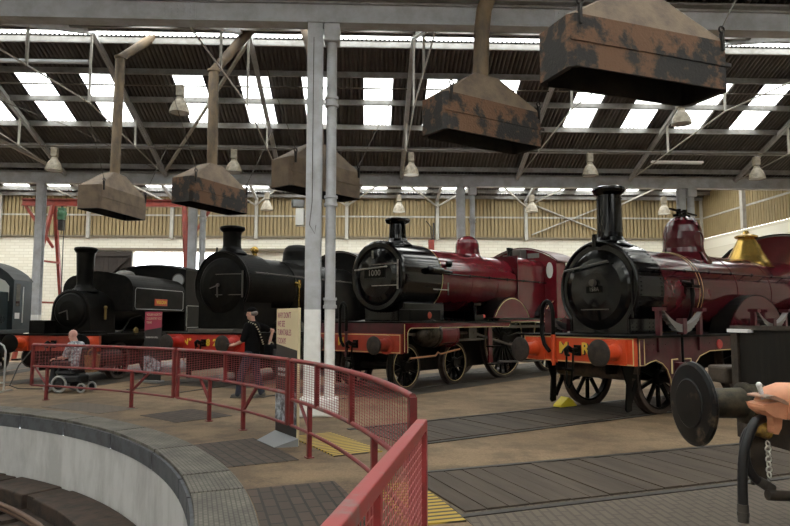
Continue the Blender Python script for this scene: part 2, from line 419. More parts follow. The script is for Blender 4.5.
def downpipe(x, y, top, label, r=.095, split=1.77, hopper=True, base=0.):
    t = thing('downpipe', label, 'pipe', (x, y, base), 0, 'rainwater downpipes on the columns'); top -= base; split -= base
    mb = MB(); mb.cyl((0,0,split), (0,0,top), r); mb.build('pipe', M_steel, t)
    mb = MB(); mb.cyl((0,0,0), (0,0,split), r+.001); mb.build('painted_pipe', M_white, t, label='white painted lower length')
    z = split+.02
    while z < top-.5:
        mb = MB(); mb.lathe([(r,0),(r+.03,.0),(r+.03,.05),(r+.012,.06),(r+.012,.13),(r+.03,.14),(r+.03,.18),(r,.18)], (0,0,z)); mb.build('collar', M_steel, t)
        z += 1.75
    if hopper: mb = MB(); mb.bb(-r-.05, r+.05, -r-.05, r+.05, top-.32, top); mb.build('hopper', M_steel, t, .02)
    return t
c0 = column(10.02, 8.12, 6.80, 'grey steel column with white painted foot beside the cream question board', w=.26)
downpipe(10.31, 8.1, 6.76, 'pale grey downpipe on the big column beside the cream question board', r=.088, base=.304)
column(-1.27, 21.4, 6.66, 'slender grey column standing between the green diesel and the small saddle tank engine', w=.27, plinth=False)
column(4.35, 21.4, 6.66, 'grey column behind the black engine numbered 82, in front of the red gantry leg', w=.27, plinth=False)
downpipe(4.74, 21.35, 6.66, 'grey downpipe beside the column behind the black engine numbered 82', r=.11, hopper=False)
column(14.5, 21.4, 6.66, 'grey column rising behind the dome of the maroon engine numbered 1000', w=.3, plinth=False)
downpipe(14.94, 21.35, 6.66, 'grey downpipe rising behind the dome of the maroon engine numbered 1000', r=.1)
column(23.15, 21.4, 6.66, 'grey column rising behind the dome of the maroon engine lettered M R', w=.26, plinth=False)
downpipe(23.5, 21.35, 6.66, 'grey downpipe rising behind the dome of the maroon engine lettered M R', r=.13)

def girder(y, z0, z1, label, joints):
    t = thing('valley_girder', label, 'beam', (0, y, z0), 0, 'long roof valley girders'); h = z1-z0
    mb = MB(); mb.bb(XL, XR, -.09, .09, .03, h-.03); mb.build('web', M_steel, t)
    mb = MB(); mb.bb(XL, XR, -.15, .15, 0, .035); mb.build('flange', M_steel, t)
    mb = MB(); mb.bb(XL, XR, -.15, .15, h-.035, h); mb.build('flange', M_steel, t)
    for x in joints:
        mb = MB(); mb.bb(x-.3, x+.3, -.105, -.09, .06, h-.06)
        for i in range(5):
            for j in range(4): mb.ball((x-.22+.11*i, -.106, .11+(h-.22)*j/3), .014, n=6, m=4)
        mb.build('splice_plate', M_steel, t)
    return t
girder(8.25, 6.83, 7.22, 'deep grey riveted girder crossing the hall above the big column', (7.6, 14.6, 1., 19.5))
girder(21.4, 6.68, 7.08, 'grey riveted girder carried by the row of columns behind the engines', (-1.4, 4.4, 14.5, 22.5, 19.8, 26.))
struct(MB().bb(XL, XR, 7.95, 8.6, 7.22, 7.26).build('trim_gutter', M_purlin)); struct(MB().bb(XL, XR, 21.1, 21.75, 7.08, 7.11).build('trim_gutter', M_purlin))

TX = (-4.6, -.36, 3.35, 7.62, 12.21, 16.66, 21.06, 25.25)
TLAB = ('outermost slim grey roof truss at the diesel end', 'slim grey roof truss above the red lifting gantry leg', 'slim grey roof truss above the small saddle tank engine', 'slim grey roof truss above the black engine numbered 82', 'slim grey roof truss between the big column and the stout-flued hood',
  'slim grey roof truss above the hood with the wide flue', 'slim grey roof truss above the engine lettered M R', 'slim grey roof truss by the brick end wall')
for x, lb in zip(TX, TLAB):
    t = thing('roof_truss', lb, 'roof truss', (x, 14.5, 6.9), 0, 'roof trusses of the middle bay')
    P = lambda y, z: (0, y-14.5, z-6.9)
    for a, b in (((21.25, 6.98), (14.5, 9.5)), ((8.4, 7.05), (14.5, 9.5))):
        mb = MB(); mb.bar(P(*a), P(*b), .13, .13); mb.bar(P(*a), P(*b), .03, .2); mb.build('rafter', M_steel, t)
    mb = MB(); mb.tube([P(21.25, 6.95), P(18., 7.22), P(14.5, 7.48), P(11.3, 7.24), P(8.4, 7.0)], .02, 6); mb.build('tie_rod', M_trim, t)
    for y, z, zl in ((14.5, 9.45, 7.46), (18., 8.2, 7.2), (11.3, 8.2, 7.22)):
        mb = MB(); mb.bar(P(y, z), P(y, zl), .055, .055); mb.build('hanger', M_trim, t)
# wind bracing in the far roof slope and eaves braces of the outer bay
def slim(name, a, b, w, label, cat, group=None, m=None):
    mb = MB(); a = Vector(a); b = Vector(b); mb.bar((0,0,0), b-a, w, w); o = mb.build(name, m or M_trim); o.location = a
    return tag(o, label, cat, group)
def zfar(y): return 7.15+(21.4-y)*(9.70-7.15)/6.9
slim('roof_brace', (3.45, 20.9, zfar(20.9)-.22), (7.6, 14.7, zfar(14.7)-.22), .09, 'grey diagonal roof brace above the hood over the small saddle tank engine', 'roof brace')
slim('roof_brace', (-.5, 20.9, zfar(20.9)-.22), (-4.4, 15.4, zfar(15.4)-.22), .1, 'grey diagonal brace in the roof slope above the column by the green diesel', 'roof brace')
slim('stay_rod', (25.1, 20.8, 7.1), (33., 17.0, 7.6), .035, 'thin stay rod under the roof by the end wall', 'rod') if False else None
for i, x in enumerate((-2.94, 1.15, 5.33, 9.87, 14.46, 19.01, 23.55)):
    mb = MB(); mb.bar((x, 29.3, 7.62), (x, 25.4, 8.5), .12, .12); mb.bar((x, 25.4, 8.5), (x, 21.6, 6.95), .12, .12)
    o = mb.build('outer_rafter', M_steel); o['kind'] = 'structure'; o.name = 'trim_outer_rafter'
    for dx in (-1.5, 1.5):
        mb = MB(); mb.bar((x, 29.25, 7.3), (x+dx, 27.6, 8.0), .07, .07); struct(mb.build('trim_eaves_brace', M_trim))
# conduits
M_cond = mat('dirty_conduit', (.11,.095,.08), .6)
def pipe_run(name, pts, r, m, label, cat):
    o0 = Vector(pts[0]); mb = MB(); mb.tube([Vector(p)-o0 for p in pts], r, 8); o = mb.build(name, m); o.location = o0; return tag(o, label, cat)
pipe_run('conduit', [(XL+.1, 16.5, 8.72), (XR-.1, 16.5, 8.72)], .028, M_cond, 'dark thin conduit running the length of the roof through the roof lights', 'conduit')
pipe_run('conduit', [(XL+.1, 18.5, 7.34), (XR-.1, 18.5, 7.34)], .025, M_cond, 'thin conduit carrying the middle row of bell lamps', 'conduit')
pipe_run('roof_cable', [(-.6, 15.4, 8.2), (1.5, 17.6, 7.7), (3.3, 20.9, 7.05)], .012, M_cond, 'thin cable drooping below the roof beside the hood of the small saddle tank engine', 'cable')
pipe_run('ventilation_pipe', [(-1.5, 15.4, 8.98), (2.9, 15.4, 8.98)], .07, mat('pale_pipe', (.5,.52,.55), .4), 'pale horizontal pipe under the roof ridge ending at a truss', 'pipe')

# ------------------------------------------------------------------ lamps
M_shade = mat('cream_lamp_shade', (.32,.28,.215), .45, var=(.2,.165,.12), vscale=8)
M_inner = mat('lamp_reflector', (.8,.8,.78), .3)
M_bulb = emat('lit_lamp_glass', (1,.95,.85), 2.5); M_bulb0 = mat('unlit_lamp_glass', (.6,.6,.58), .2)
def bell_lamp(lit):
    t = thing('bell_lamp', 'x', 'lamp', (0,0,0), 0, 'bell lamps under the roof')
    mb = MB(); mb.lathe([(.07,.46),(.1,.44),(.11,.38),(.175,.30),(.24,.16),(.272,.02),(.28,0),(.265,0),(.232,.155),(.165,.285),(.08,.37)]); mb.build('shade', M_shade, t)
    mb = MB(); mb.lathe([(.0,.36),(.08,.355),(.155,.28),(.222,.15),(.255,.012)]); mb.build('reflector', M_inner, t)
    mb = MB(); mb.bb(-.1, .1, -.09, .09, .47, .78); mb.build('gear_housing', M_shade, t, .015)
    mb = MB(); mb.cyl((0,0,.78), (0,0,.81), .03, n=8); mb.build('hanger', M_cond, t)
    mb = MB(); mb.ball((0,0,.2), .07, sz=1.5); mb.build('bulb', M_bulb if lit else M_bulb0, t)
    return t
L0 = bell_lamp(False); L1 = bell_lamp(True); used = {0: 0, 1: 0}
LAMPS = [((5.76,14.6,7.25),0,'large bell lamp hanging in front of the roof lights above the engine numbered 82'),
 ((19.83,14.6,7.12),0,'large bell lamp hanging under the underside corner of the biggest hood'),
 ((.55,18.5,6.5),0,'bell lamp hanging above the column by the green diesel'),
 ((6.45,18.5,6.5),0,'bell lamp hanging behind the second hood, above the engine numbered 82'),
 ((12.4,18.5,6.46),1,'lit bell lamp under the girder, above the chimney of engine 1000'),
 ((18.55,18.5,6.5),0,'bell lamp hanging above the chimney of the engine lettered M R'),
 ((24.41,18.5,6.44),0,'bell lamp hanging above the brass safety valve of the engine lettered M R'),
 ((6.48,25.4,6.4),0,'small bell lamp hanging against the cladding beside the third hood'),
 ((12.32,25.4,6.35),1,'small lit bell lamp against the cladding right above the chimney of the engine numbered 1000'),
 ((18.3,25.4,6.4),0,'small dark bell lamp against the cladding between two engines chimneys'),
 ((24.35,25.4,6.35),1,'small lit bell lamp against the cladding beside the dome of engine M R')]
for loc, lit, lb in LAMPS:
    src = (L0, L1)[lit]
    if used[lit]: t = dup(src, loc, 0, lb)
    else: t = src; t.location = loc; t['label'] = lb
    used[lit] = 1
t = thing('tube_light', 'long pale tube light fitting under the roof behind the biggest hood', 'lamp', (22.1, 19.5, 7.2))
MB().bb(-.95, .95, -.06, .06, .03, .1).build('fitting', M_white, t); MB().cyl((-.9,0,0), (.9,0,0), .02, n=10).build('tube', M_bulb0, t)
MB().bar((-.6,0,.1), (-.6,0,.45), .02, .02).build('hanger', M_cond, t); MB().bar((.6,0,.1), (.6,0,.45), .02, .02).build('hanger', M_cond, t)

# ------------------------------------------------------------------ smoke hoods
def hood(x, y, z, ang, label, flue, fr=.13, L=2.15, W=.68, H=.6, P=.5, px=.0, m=None, wires=True):
    m = m or M_rust
    t = thing('smoke_hood', label, 'smoke hood', (x, y, z), R(90-ang), 'smoke hoods hanging over the engines')
    l, w = L/2, W/2; c = .07
    body = MB(); o8 = [(-l+c,-w),(l-c,-w),(l,-w+c),(l,w-c),(l-c,w),(-l+c,w),(-l,w-c),(-l,-w+c)]
    n = 8
    bot = [(a, b, 0) for a, b in o8]; top = [(a, b, H) for a, b in o8]
    bi = [(a*.94, b*.9, .0) for a, b in o8]; ti = [(a*.94, b*.9, H) for a, b in o8]
    body.add(bot+top, [(i,(i+1)%n,n+(i+1)%n,n+i) for i in range(n)])
    body.build('side_sheet', m, t)
    MB().add(bot+bi+ti, [(i,(i+1)%n,n+(i+1)%n,n+i) for i in range(n)]+[(n+i,n+(i+1)%n,2*n+(i+1)%n,2*n+i) for i in range(n)]+[(2*n,2*n+1,2*n+2,2*n+3,2*n+4,2*n+5,2*n+6,2*n+7)]).build('sooty_inside', M_dark, t, label='sooty black underside')
    r = fr*1.25; a8 = [(px-r*1.5,-r),(px+r*1.5,-r),(px+r*1.5,-r),(px+r*1.5,r),(px+r*1.5,r),(px-r*1.5,r),(px-r*1.5,r),(px-r*1.5,-r)]
    ap = [(a, b, H+P) for a, b in a8]
    MB().add(top+ap, [(i,(i+1)%n,n+(i+1)%n,n+i) for i in range(n)]+[tuple(range(n, 2*n))]).build('top_cone', M_rust2, t)
    MB().bb(-l-.012, l+.012, -w-.012, -w, H*.48, H*.56).build('seam', m, t)
    rot = Matrix.Rotation(-R(90-ang), 3, 'Z')
    if flue:
        pts = [Vector((px, 0, H+P-.03))]+[rot @ Vector((p[0]-x, p[1]-y, 0)) + Vector((0, 0, p[2]-z)) for p in flue]
        f = MB(); f.tube(pts, fr, 16); fo = f.build('flue', M_flue, t)
        g = MB(); g.lathe([(fr,-.03),(fr+.03,-.03),(fr+.03,.03),(fr,.03)], pts[-2] if len(pts) > 2 else pts[-1], 'z', 20); g.build('joint_ring', M_flue, fo)
    for sx, sy in ((-1,-1),(1,-1)):
        e = MB(); e.bar((sx*(l-.12), sy*(w+.01), H-.12), (sx*(l-.12), sy*(w+.01), H+.1), .05, .03); e.torus((sx*(l-.12), sy*(w+.01), H+.14), .04, .012, 'y', 12, 6)
        eo = e.build('lifting_eye', M_dark, t)
        if not wires: continue
        s_ = MB(); s_.tube([(sx*(l-.12), sy*(w+.01), H+.16), (sx*(l+.9), sy*(w+.1), H+1.9)], .009, 5); s_.build('stay_wire', M_cond, eo)
    return t
HOODLAB = ['small brown smoke hood hanging over the small saddle tank engine', 'brown smoke hood hanging above the chimney of the black engine numbered 82', 'brown smoke hood half hidden behind the big column', 'dark rusty smoke hood with a stout flue between engines 1000 and M R', 'biggest rusty smoke hood, hanging over the floor before the engine lettered M R']
hood(4.11, 14.5, 4.40, 12.25, HOODLAB[0], [(4.15, 14.5, 8.75), (4.9, 15.0, 9.6)], m=M_rust2)
hood(7.0, 13.3, 4.38, 27.25, HOODLAB[1], [(6.98, 13.3, 7.95), (7.9, 13.5, 9.2)], m=M_rust)
hood(9.83, 11.2, 4.36, 42.25, HOODLAB[2], [(9.75, 11.2, 7.3), (9.4, 11.6, 8.7)], m=M_rust2)
hood(12.9, 7.7, 4.58, 59.5, HOODLAB[3], [(12.9, 7.7, 6.62), (12.93, 7.66, 6.9), (13.1, 7.45, 7.4), (13.2, 7.1, 8.3)], fr=.135, px=-.06, wires=False)
hood(14.15, 4.5, 4.37, 72, HOODLAB[4], [(14.2, 4.5, 6.2), (14.2, 4.5, 8.6)], fr=.14, L=2.3)

# ------------------------------------------------------------------ red gantry
M_red = mat('red_gantry_paint', (.25,.032,.018), .5, var=(.17,.024,.015), vscale=4)
t = thing('lifting_gantry', 'tall red lifting gantry on splayed legs behind the small saddle tank engine', 'gantry', (0, 24.5, 0))
mb = MB(); mb.bb(-3.6, 3.5, -.1, .1, 6.36, 6.4); mb.bb(-3.6, 3.5, -.1, .1, 6.62, 6.66); mb.bb(-3.6, 3.5, -.02, .02, 6.4, 6.62); mb.build('cross_beam', M_red, t)
for sx, x0 in ((1, -2.3), (-1, 3.15)):
    for dy, dx in ((-1.3, -.65*sx), (1.2, .15)):
        mb = MB(); mb.bar((x0, dy*.08, 6.36), (x0+dx, dy, 0), .15, .12); mb.bb(x0+dx-.18, x0+dx+.18, dy-.15, dy+.15, 0, .03); mb.build('leg', M_red, t)
    mb = MB(); mb.bar((x0-.2*sx, -.5, 4.0), (x0+.1, .5, 4.0), .08, .08); mb.bar((x0-.42*sx, -.85, 2.3), (x0+.13, .8, 2.3), .08, .08); mb.build('stretcher', M_red, t)
    mb = MB(); mb.bar((x0-1.15*sx, 0, 6.36), (x0+.05, 0, 4.6), .1, .1); mb.build('knee_brace', M_red, t)
t = thing('chain_hoist', 'green chain hoist hanging from the red lifting gantry beam', 'hoist', (-1.95, 24.5, 5.33))
mb = MB(); mb.ball((0,0,.72), .2, 1, .8, 1); mb.bb(-.14, .14, -.12, .12, .45, .95); mb.build('motor', mat('hoist_green', (.04,.12,.06), .4), t, .02)
mb = MB(); mb.bb(-.12, .12, -.1, .1, 0, .45); mb.cyl((0,0,.95), (0,0,1.02), .05); mb.build('chain_box', M_dark, t, .02)
mb = MB(); mb.tube([(.1,0,.0), (.12,0,-3.2)], .02, 6); mb.build('pendant_cable', M_dark, t)

# ------------------------------------------------------------------ coping, rails, boarded crossings
def chequer():
    m = mat('blue_brick_coping', (.27,.25,.215), .7)
    n = m.node_tree.nodes; l = m.node_tree.links; b = n['Principled BSDF']
    tc = n.new('ShaderNodeTexCoord'); mp = n.new('ShaderNodeMapping'); mp.inputs['Scale'].default_value = (1, 1, 1)
    l.new(tc.outputs['Object'], mp.inputs[0])
    t = n.new('ShaderNodeTexBrick'); t.inputs['Scale'].default_value = 1; t.inputs['Brick Width'].default_value = .075; t.inputs['Row Height'].default_value = .04
    t.inputs['Mortar Size'].default_value = .006; t.inputs['Color1'].default_value = (.15,.138,.112,1); t.inputs['Color2'].default_value = (.122,.111,.092,1); t.inputs['Mortar'].default_value = (.07,.06,.048,1)
    l.new(mp.outputs[0], t.inputs[0])
    nz = n.new('ShaderNodeTexNoise'); nz.inputs['Scale'].default_value = 3; nz.inputs['Detail'].default_value = 6; l.new(tc.outputs['Object'], nz.inputs[0])
    mr = n.new('ShaderNodeMapRange'); mr.inputs[1].default_value = .35; mr.inputs[2].default_value = .65; mr.inputs[3].default_value = .6; mr.inputs[4].default_value = 1.1; l.new(nz.outputs[0], mr.inputs[0])
    mx = n.new('ShaderNodeVectorMath'); mx.operation = 'SCALE'; l.new(t.outputs[0], mx.inputs[0]); l.new(mr.outputs[0], mx.inputs['Scale']); l.new(mx.outputs[0], b.inputs['Base Color'])
    bp = n.new('ShaderNodeBump'); bp.inputs['Strength'].default_value = .5; bp.inputs['Distance'].default_value = .01; l.new(t.outputs[1], bp.inputs['Height']); bp.invert = True; l.new(bp.outputs[0], b.inputs['Normal'])
    return m
M_cop = chequer(); M_band = mat('dark_grey_band_paint', (.085,.09,.10), .6, var=(.05,.05,.055), vscale=5)
JO = [4, 14, 21.5, 26.3, 31, 38.5, 47.7, 57.5, 66.3, 70.6, 79.5, 89, 97]
def sector(mb, a0, a1, r0, r1, z0, z1, cx=0, cy=0, n=8):
    """slab sector of the ring about the pit centre, given in the frame of its own mid point"""
    vs = []
    for i in range(n+1):
        a = R(a0+(a1-a0)*i/n)
        for r in (r0, r1):
            for z in (z0, z1): vs.append((r*math.sin(a)-cx, r*math.cos(a)-cy, z))
    fs = [(0,1,3,2)]
    for i in range(n):
        k = 4*i; q = 4*i+4; fs += [(k,q,q+1,k+1), (k+1,q+1,q+3,k+3), (k+3,q+3,q+2,k+2), (k+2,q+2,q,k)]
    fs.append((4*n, 4*n+2, 4*n+3, 4*n+1)); return mb.add(vs, fs)
def unrot(mb, a):     # turn local coordinates so that the block's own x runs along the ring
    c, s = math.cos(R(a)), math.sin(R(a)); mb.v = [(x*c-y*s, x*s+y*c, z) for x, y, z in mb.v]; return mb
COPL = ['by the crowd barrier end', 'in front of the electric wheelchair', 'behind the wheelchair, short', 'short one past the wheelchair', 'before the pink banner', 'below the fence joint', 'before the two fence legs', 'beside the brown wood setts', 'very short one between two sett patches', 'beside the second patch of setts', 'at the gate panel', 'past the gate panel']
for i in range(len(JO)-1):
    a0, a1 = JO[i]+.12, JO[i+1]-.12; am = (a0+a1)/2; cx, cy = road_xy(am, 10.12)
    t = thing('coping_block', 'worn ribbed grey coping block on the pit rim, '+COPL[i], 'coping block', (cx, cy, 0), -R(am), 'coping blocks around the pit')
    unrot(sector(MB(), a0, a1, 9.89, 10.38, -.03, .012, cx, cy), am).build('tread', M_cop, t, .008)
    unrot(sector(MB(), a0, a1, 9.86, 9.98, -.23, -.028, cx, cy), am).build('painted_edge', M_band, t, label='dark grey painted edge')
struct(sector(MB(), 97, 364, 9.86, 10.38, -.23, .012, n=90).build('trim_coping', M_cop))
struct(sector(MB(), 4, 97, 9.98, 10.37, -.25, -.035, n=40).build('trim_coping_bed', M_dark))

M_rail = mat('worn_rail_steel', (.028,.023,.02), .5, metal=.3, var=(.05,.04,.033), vscale=8)
def plank_mat(name, c1, c2):
    return mat(name, c1, .8, var=c2, vscale=2.5, bump=.3, bscale=14, stretch=(1, .15, 1))
M_plank = plank_mat('grey_brown_planks', (.085,.062,.043), (.05,.036,.026))
M_plank2 = plank_mat('dark_oily_planks', (.07,.052,.037), (.045,.034,.026))
ROADS = [(-2.75,0,14.), (12.25,0.05,13.), (27.25,0,13.4), (42.25,0,13.6), (59.5,.38,12.6), (72,.5,11.9), (87.25,0,10.6)]
for k, (a, off, s0) in enumerate(ROADS):
    x, y = road_xy(a, 0, off)
    for sd in (-1, 1):
        mb = MB(); mb.bb(s0, 27.5, sd*.7525-.035, sd*.7525+.035, -.02, .012); mb.bb(s0, 27.5, sd*.69-.02, sd*.69+.02, -.02, .003)
        o = struct(mb.build('trim_rail', M_rail)); o.location = (x, y, 0); o.rotation_euler = (0, 0, R(90-a))
def boards(a, off, s0, s1, m, w=.27, h=.02, half=.66):
    mb = MB(); s = s0; rg = random.Random(3)
    while s < s1:
        mb.bb(s, s+w-.012, -half, half, -.02, h+rg.uniform(-.004, .004)); s += w
    o = struct(mb.build('floor_timber_crossing', m)); x, y = road_xy(a, 0, off); o.location = (x, y, 0); o.rotation_euler = (0, 0, R(90-a)); return o
boards(72, .5, 12.0, 26.9, M_plank, w=.21); boards(59.5, .38, 12.7, 25.5, M_plank2, h=.012); boards(87.25, 0, 12.2, 20, M_plank)
def setts_mat(name, c1, c2, mo, bw=.24, rh=.12):
    m = mat(name, c1, .8); n = m.node_tree.nodes; l = m.node_tree.links; b = n['Principled BSDF']
    tc = n.new('ShaderNodeTexCoord'); t = n.new('ShaderNodeTexBrick'); t.inputs['Scale'].default_value = 1; t.inputs['Brick Width'].default_value = bw; t.inputs['Row Height'].default_value = rh; t.inputs['Mortar Size'].default_value = .012
    t.inputs['Color1'].default_value = (*c1,1); t.inputs['Color2'].default_value = (*c2,1); t.inputs['Mortar'].default_value = (*mo,1)
    l.new(tc.outputs['Object'], t.inputs[0]); l.new(t.outputs[0], b.inputs['Base Color'])
    bp = n.new('ShaderNodeBump'); bp.inputs['Strength'].default_value = .6; bp.inputs['Distance'].default_value = .015; bp.invert = True; l.new(t.outputs[1], bp.inputs['Height']); l.new(bp.outputs[0], b.inputs['Normal'])
    return m
M_sett = setts_mat('brown_wood_setts', (.068,.047,.034), (.045,.033,.025), (.022,.017,.014)); M_brickfl = setts_mat('grey_floor_bricks', (.125,.098,.074), (.108,.085,.064), (.08,.062,.047), .23, .08)
def patch(name, a0, a1, r0, r1, m, z=.006):
    am = (a0+a1)/2; cx, cy = road_xy(am, (r0+r1)/2); o = struct(unrot(sector(MB(), a0, a1, r0, r1, -.01, z, cx, cy, 12), am).build(name, m)); o.location = (cx, cy, 0); o.rotation_euler = (0, 0, -R(am)); return o
patch('floor_setts', 57.2, 65.3, 10.39, 11.2, M_sett); patch('floor_setts', 70.8, 80.5, 10.39, 11.25, M_sett); patch('floor_setts', 41, 47, 10.9, 11.9, M_sett)
patch('floor_setts', 28, 37, 10.6, 11.35, M_brickfl)
M_stall = mat('dark_stall_floor', (.045,.034,.025), .7, var=(.08,.058,.04), vscale=1.8, vr=(.5,.7))  # mottled darker strips between and beside the rails of each stall
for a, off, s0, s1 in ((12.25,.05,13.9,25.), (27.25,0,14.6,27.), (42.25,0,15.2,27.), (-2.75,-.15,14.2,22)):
    o = struct(MB().bb(s0, s1, -.66, .66, -.01, .004).build('floor_stall_bed', M_stall)); o.location = (*road_xy(a, 0, off), 0); o.rotation_euler = (0, 0, R(90-a))
    for sd in (-1, 1): o = struct(MB().bb(s0, s1, sd*1.15-.35, sd*1.15+.35, -.01, .004).build('floor_stall_edge', M_stall)); o.location = (*road_xy(a, 0, off), 0); o.rotation_euler = (0, 0, R(90-a))
patch('floor_brick_paving', 76.2, 99, 12.0, 17., M_brickfl, .004)
def hatch():
    m = mat('yellow_hatched_tread', (.32,.22,.04), .7); n = m.node_tree.nodes; l = m.node_tree.links; b = n['Principled BSDF']
    tc = n.new('ShaderNodeTexCoord'); wv = n.new('ShaderNodeTexWave'); wv.inputs['Scale'].default_value = 3.4; wv.bands_direction = 'X'; l.new(tc.outputs['Object'], wv.inputs[0])
    r = n.new('ShaderNodeValToRGB'); r.color_ramp.elements[0].position = .3; r.color_ramp.elements[0].color = (.07,.05,.03,1); r.color_ramp.elements[1].position = .45; r.color_ramp.elements[1].color = (.46,.31,.05,1)
    l.new(wv.outputs[1], r.inputs[0]); l.new(r.outputs[0], b.inputs['Base Color']); return m
M_hatch = hatch()
def pad(a0, a1, r0, r1, label):
    am = (a0+a1)/2; cx, cy = road_xy(am, (r0+r1)/2); o = unrot(sector(MB(), a0, a1, r0, r1, -.005, .014, cx, cy, 6), am).build('hatched_pad', M_hatch)
    o.location = (cx, cy, 0); o.rotation_euler = (0, 0, -R(am)); tag(o, label, 'floor pad')
pad(58.2, 65.4, 11.62, 12.25, 'yellow hatched floor pad between the big column and the fence')
pad(72.5, 78.6, 11.5, 11.98, 'yellow hatched floor pad at the end of the boarded crossing')
# timbers and rail ring in the pit
M_oldwood = mat('oil_soaked_timber', (.055,.033,.022), .85, var=(.025,.017,.012), vscale=4, bump=.4, bscale=12)
PL = 0
for i, (a0, a1, gap) in enumerate([(2,14,0),(16,29.5,0),(32,39,0),(41,56,0),(59,67,0),(70,82,0)]):
    am = (a0+a1)/2; cx, cy = road_xy(am, 9.6); t = unrot(sector(MB(), a0, a1, 9.25, 9.84, -1.22, -1.0, cx, cy, 8), am).build('pit_timber', M_oldwood, None, .02)
    t.location = (cx, cy, 0); t.rotation_euler = (0, 0, -R(am)); tag(t, 'oil soaked curved timber at the foot of the white pit wall, ' + ['by the frame edge','below the wheelchair','short one','long one','below the fence legs','below the setts'][i], 'timber', 'timber blocks around the pit foot')
    if i < 5:
        for q in range(4):
            a = a1+.45+q*.42; cx, cy = road_xy(a, 9.55); o = MB().box((0,0,-1.11), (.06,.5,.2)).build('pit_wedge', M_oldwood); o.location = (cx, cy, 0); o.rotation_euler = (0, 0, -R(a))
            tag(o, 'thin dark timber wedge in the gap between curved pit timbers', 'timber', 'wedges between the pit timbers')
mb = MB(); mb.torus((0,0,-1.07), 8.95, .035, 'z', 180, 6); mb.torus((0,0,-1.13), 8.95, .028, 'z', 180, 6); o = mb.build('circular_rail', mat('rusty_rail', (.13,.075,.05), .5, metal=.3), None)
tag(o, 'curved rusty rail running round the pit floor', 'rail')
for i in range(26):
    a = 1+i*3.4; cx, cy = road_xy(a, 8.95); o = MB().box((0,0,-1.193), (.22,.36,.05)).build('rail_chair', M_oldwood); o.location = (cx, cy, 0); o.rotation_euler = (0, 0, -R(a)); tag(o, 'rusty chair block under the curved pit rail', 'rail chair', 'chair blocks under the pit rail')

# ------------------------------------------------------------------ red safety fence
M_fence = mat('red_fence_paint', (.19,.02,.022), .45, var=(.13,.018,.019), vscale=9); M_fworn = mat('worn_red_rail', (.24,.03,.032), .42, var=(.17,.09,.08), vscale=7, vr=(.5,.66))
M_wire = mat('red_mesh_wire', (.30,.05,.055), .5)
def fence(a0, a1, label, posts, legs, zt=1.09, zm=.66, zb=.28, RF=11.35, braces=(), full=False):
    am = (a0+a1)/2; cx, cy = road_xy(am, RF); t = thing('safety_fence', label, 'fence', (cx, cy, 0), 0, 'red mesh fence panels round the pit')
    P = lambda a, z, r=RF: (road_xy(a, r)[0]-cx, road_xy(a, r)[1]-cy, z)
    n = max(2, int((a1-a0)/2))
    A = [a0+(a1-a0)*i/n for i in range(n+1)]
    MB().tube([P(a, zt) for a in A], .026, 8).build('top_rail', M_fworn, t)
    MB().tube([P(a, zm) for a in A], .022, 8).build('middle_rail', M_fworn, t); MB().tube([P(a, zb) for a in A], .02, 8).build('lower_rail', M_fence, t)
    for a in posts: 
        e = a in (a0, a1); mb = MB(); mb.bar(P(a, zb if e else zm), P(a, zt), .05, .05, P(a, 0)); mb.build('upright', M_fence, t)
    for a in legs:
        mb = MB(); mb.bar(P(a, 0), P(a, zm), .05, .05, P(a, 0)); mb.bar(P(a-.25, .006), P(a+.25, .006), .09, .012); mb.build('leg', M_fence, t)
    for a, b in braces: MB().bar(P(a, zb+.02), P(b, zm-.02), .035, .035, P(a, 0)).build('brace', M_fence, t)
    mb = MB(); wt = .0025
    nz = int((zt-zm)/.027)
    for i in range(1, nz): mb.tube([P(a, zm+(zt-zm)*i/nz, RF+.004) for a in A], wt, 4, False)
    nv = int(math.radians(a1-a0)*RF/.085)
    for i in range(1, nv): a = a0+(a1-a0)*i/nv; mb.tube([P(a, zm), P(a, zt)], wt, 4, False)
    o = mb.build('wire_mesh', M_wire, t)
    return t
fence(21.6, 42.35, 'straight red mesh fence panel in front of the wheelchair', (21.6, 30.2, 42.35), (23.65, 35.9), braces=((23.65, 22.0), (35.9, 38.4)))
fence(42.95, 61.1, 'red mesh fence panel in front of the man in black', (42.95, 50.6, 61.1), (48.13, 53.7), braces=((48.2, 46.6), (53.8, 55.8)))
fence(61.75, 82.6, 'red mesh fence panel curving in front of the big column', (61.75, 66.1, 72.1, 82.6), (64.9, 76.), braces=((65.0, 63.3),), zm=.6)
M_gate = mat('lit_red_gate', (.36,.045,.05), .4, var=(.25,.04,.04), vscale=8); M_gwire = mat('worn_pink_wire', (.50,.14,.14), .5)  # gate and rail reds lightened over the fence red, strong light painted in
# gate panel that runs close past the pit rim
g0 = Vector((11.235, .46, 0)); g1 = Vector((10.78, -1.62, 0)); t = thing('safety_gate', 'closest red mesh gate panel with a broad worn top rail', 'gate', g0)
d = g1-g0; L = d.length; d.normalize(); up = (0,0,1)
MB().bar((0,0,1.07), d*L+Vector((0,0,1.07)), .055, .055).build('top_rail', mat('worn_lit_gate_rail', (.34,.05,.05), .4, var=(.24,.14,.13), vscale=7, vr=(.52,.66)), t, .006)
MB().bar((0,0,.12), d*L+Vector((0,0,.12)), .045, .045).build('lower_rail', M_gate, t, .006)
MB().bar((0,0,0), (0,0,1.08), .05, .05, d).build('upright', M_gate, t, .006); q = d*L; MB().bar((q.x,q.y,0), (q.x,q.y,1.08), .05, .05, d).build('upright', M_gate, t, .006)
q = d*(L*.56); MB().bar((q.x,q.y,.12), (q.x,q.y,1.06), .05, .05, d).build('upright', M_gate, t, .006)
mb = MB(); nx = int(L/.05)
for i in range(1, nx):
    p = d*(L*i/nx); mb.tube([(p.x,p.y,.13), (p.x,p.y,1.05)], .0028, 4, False)
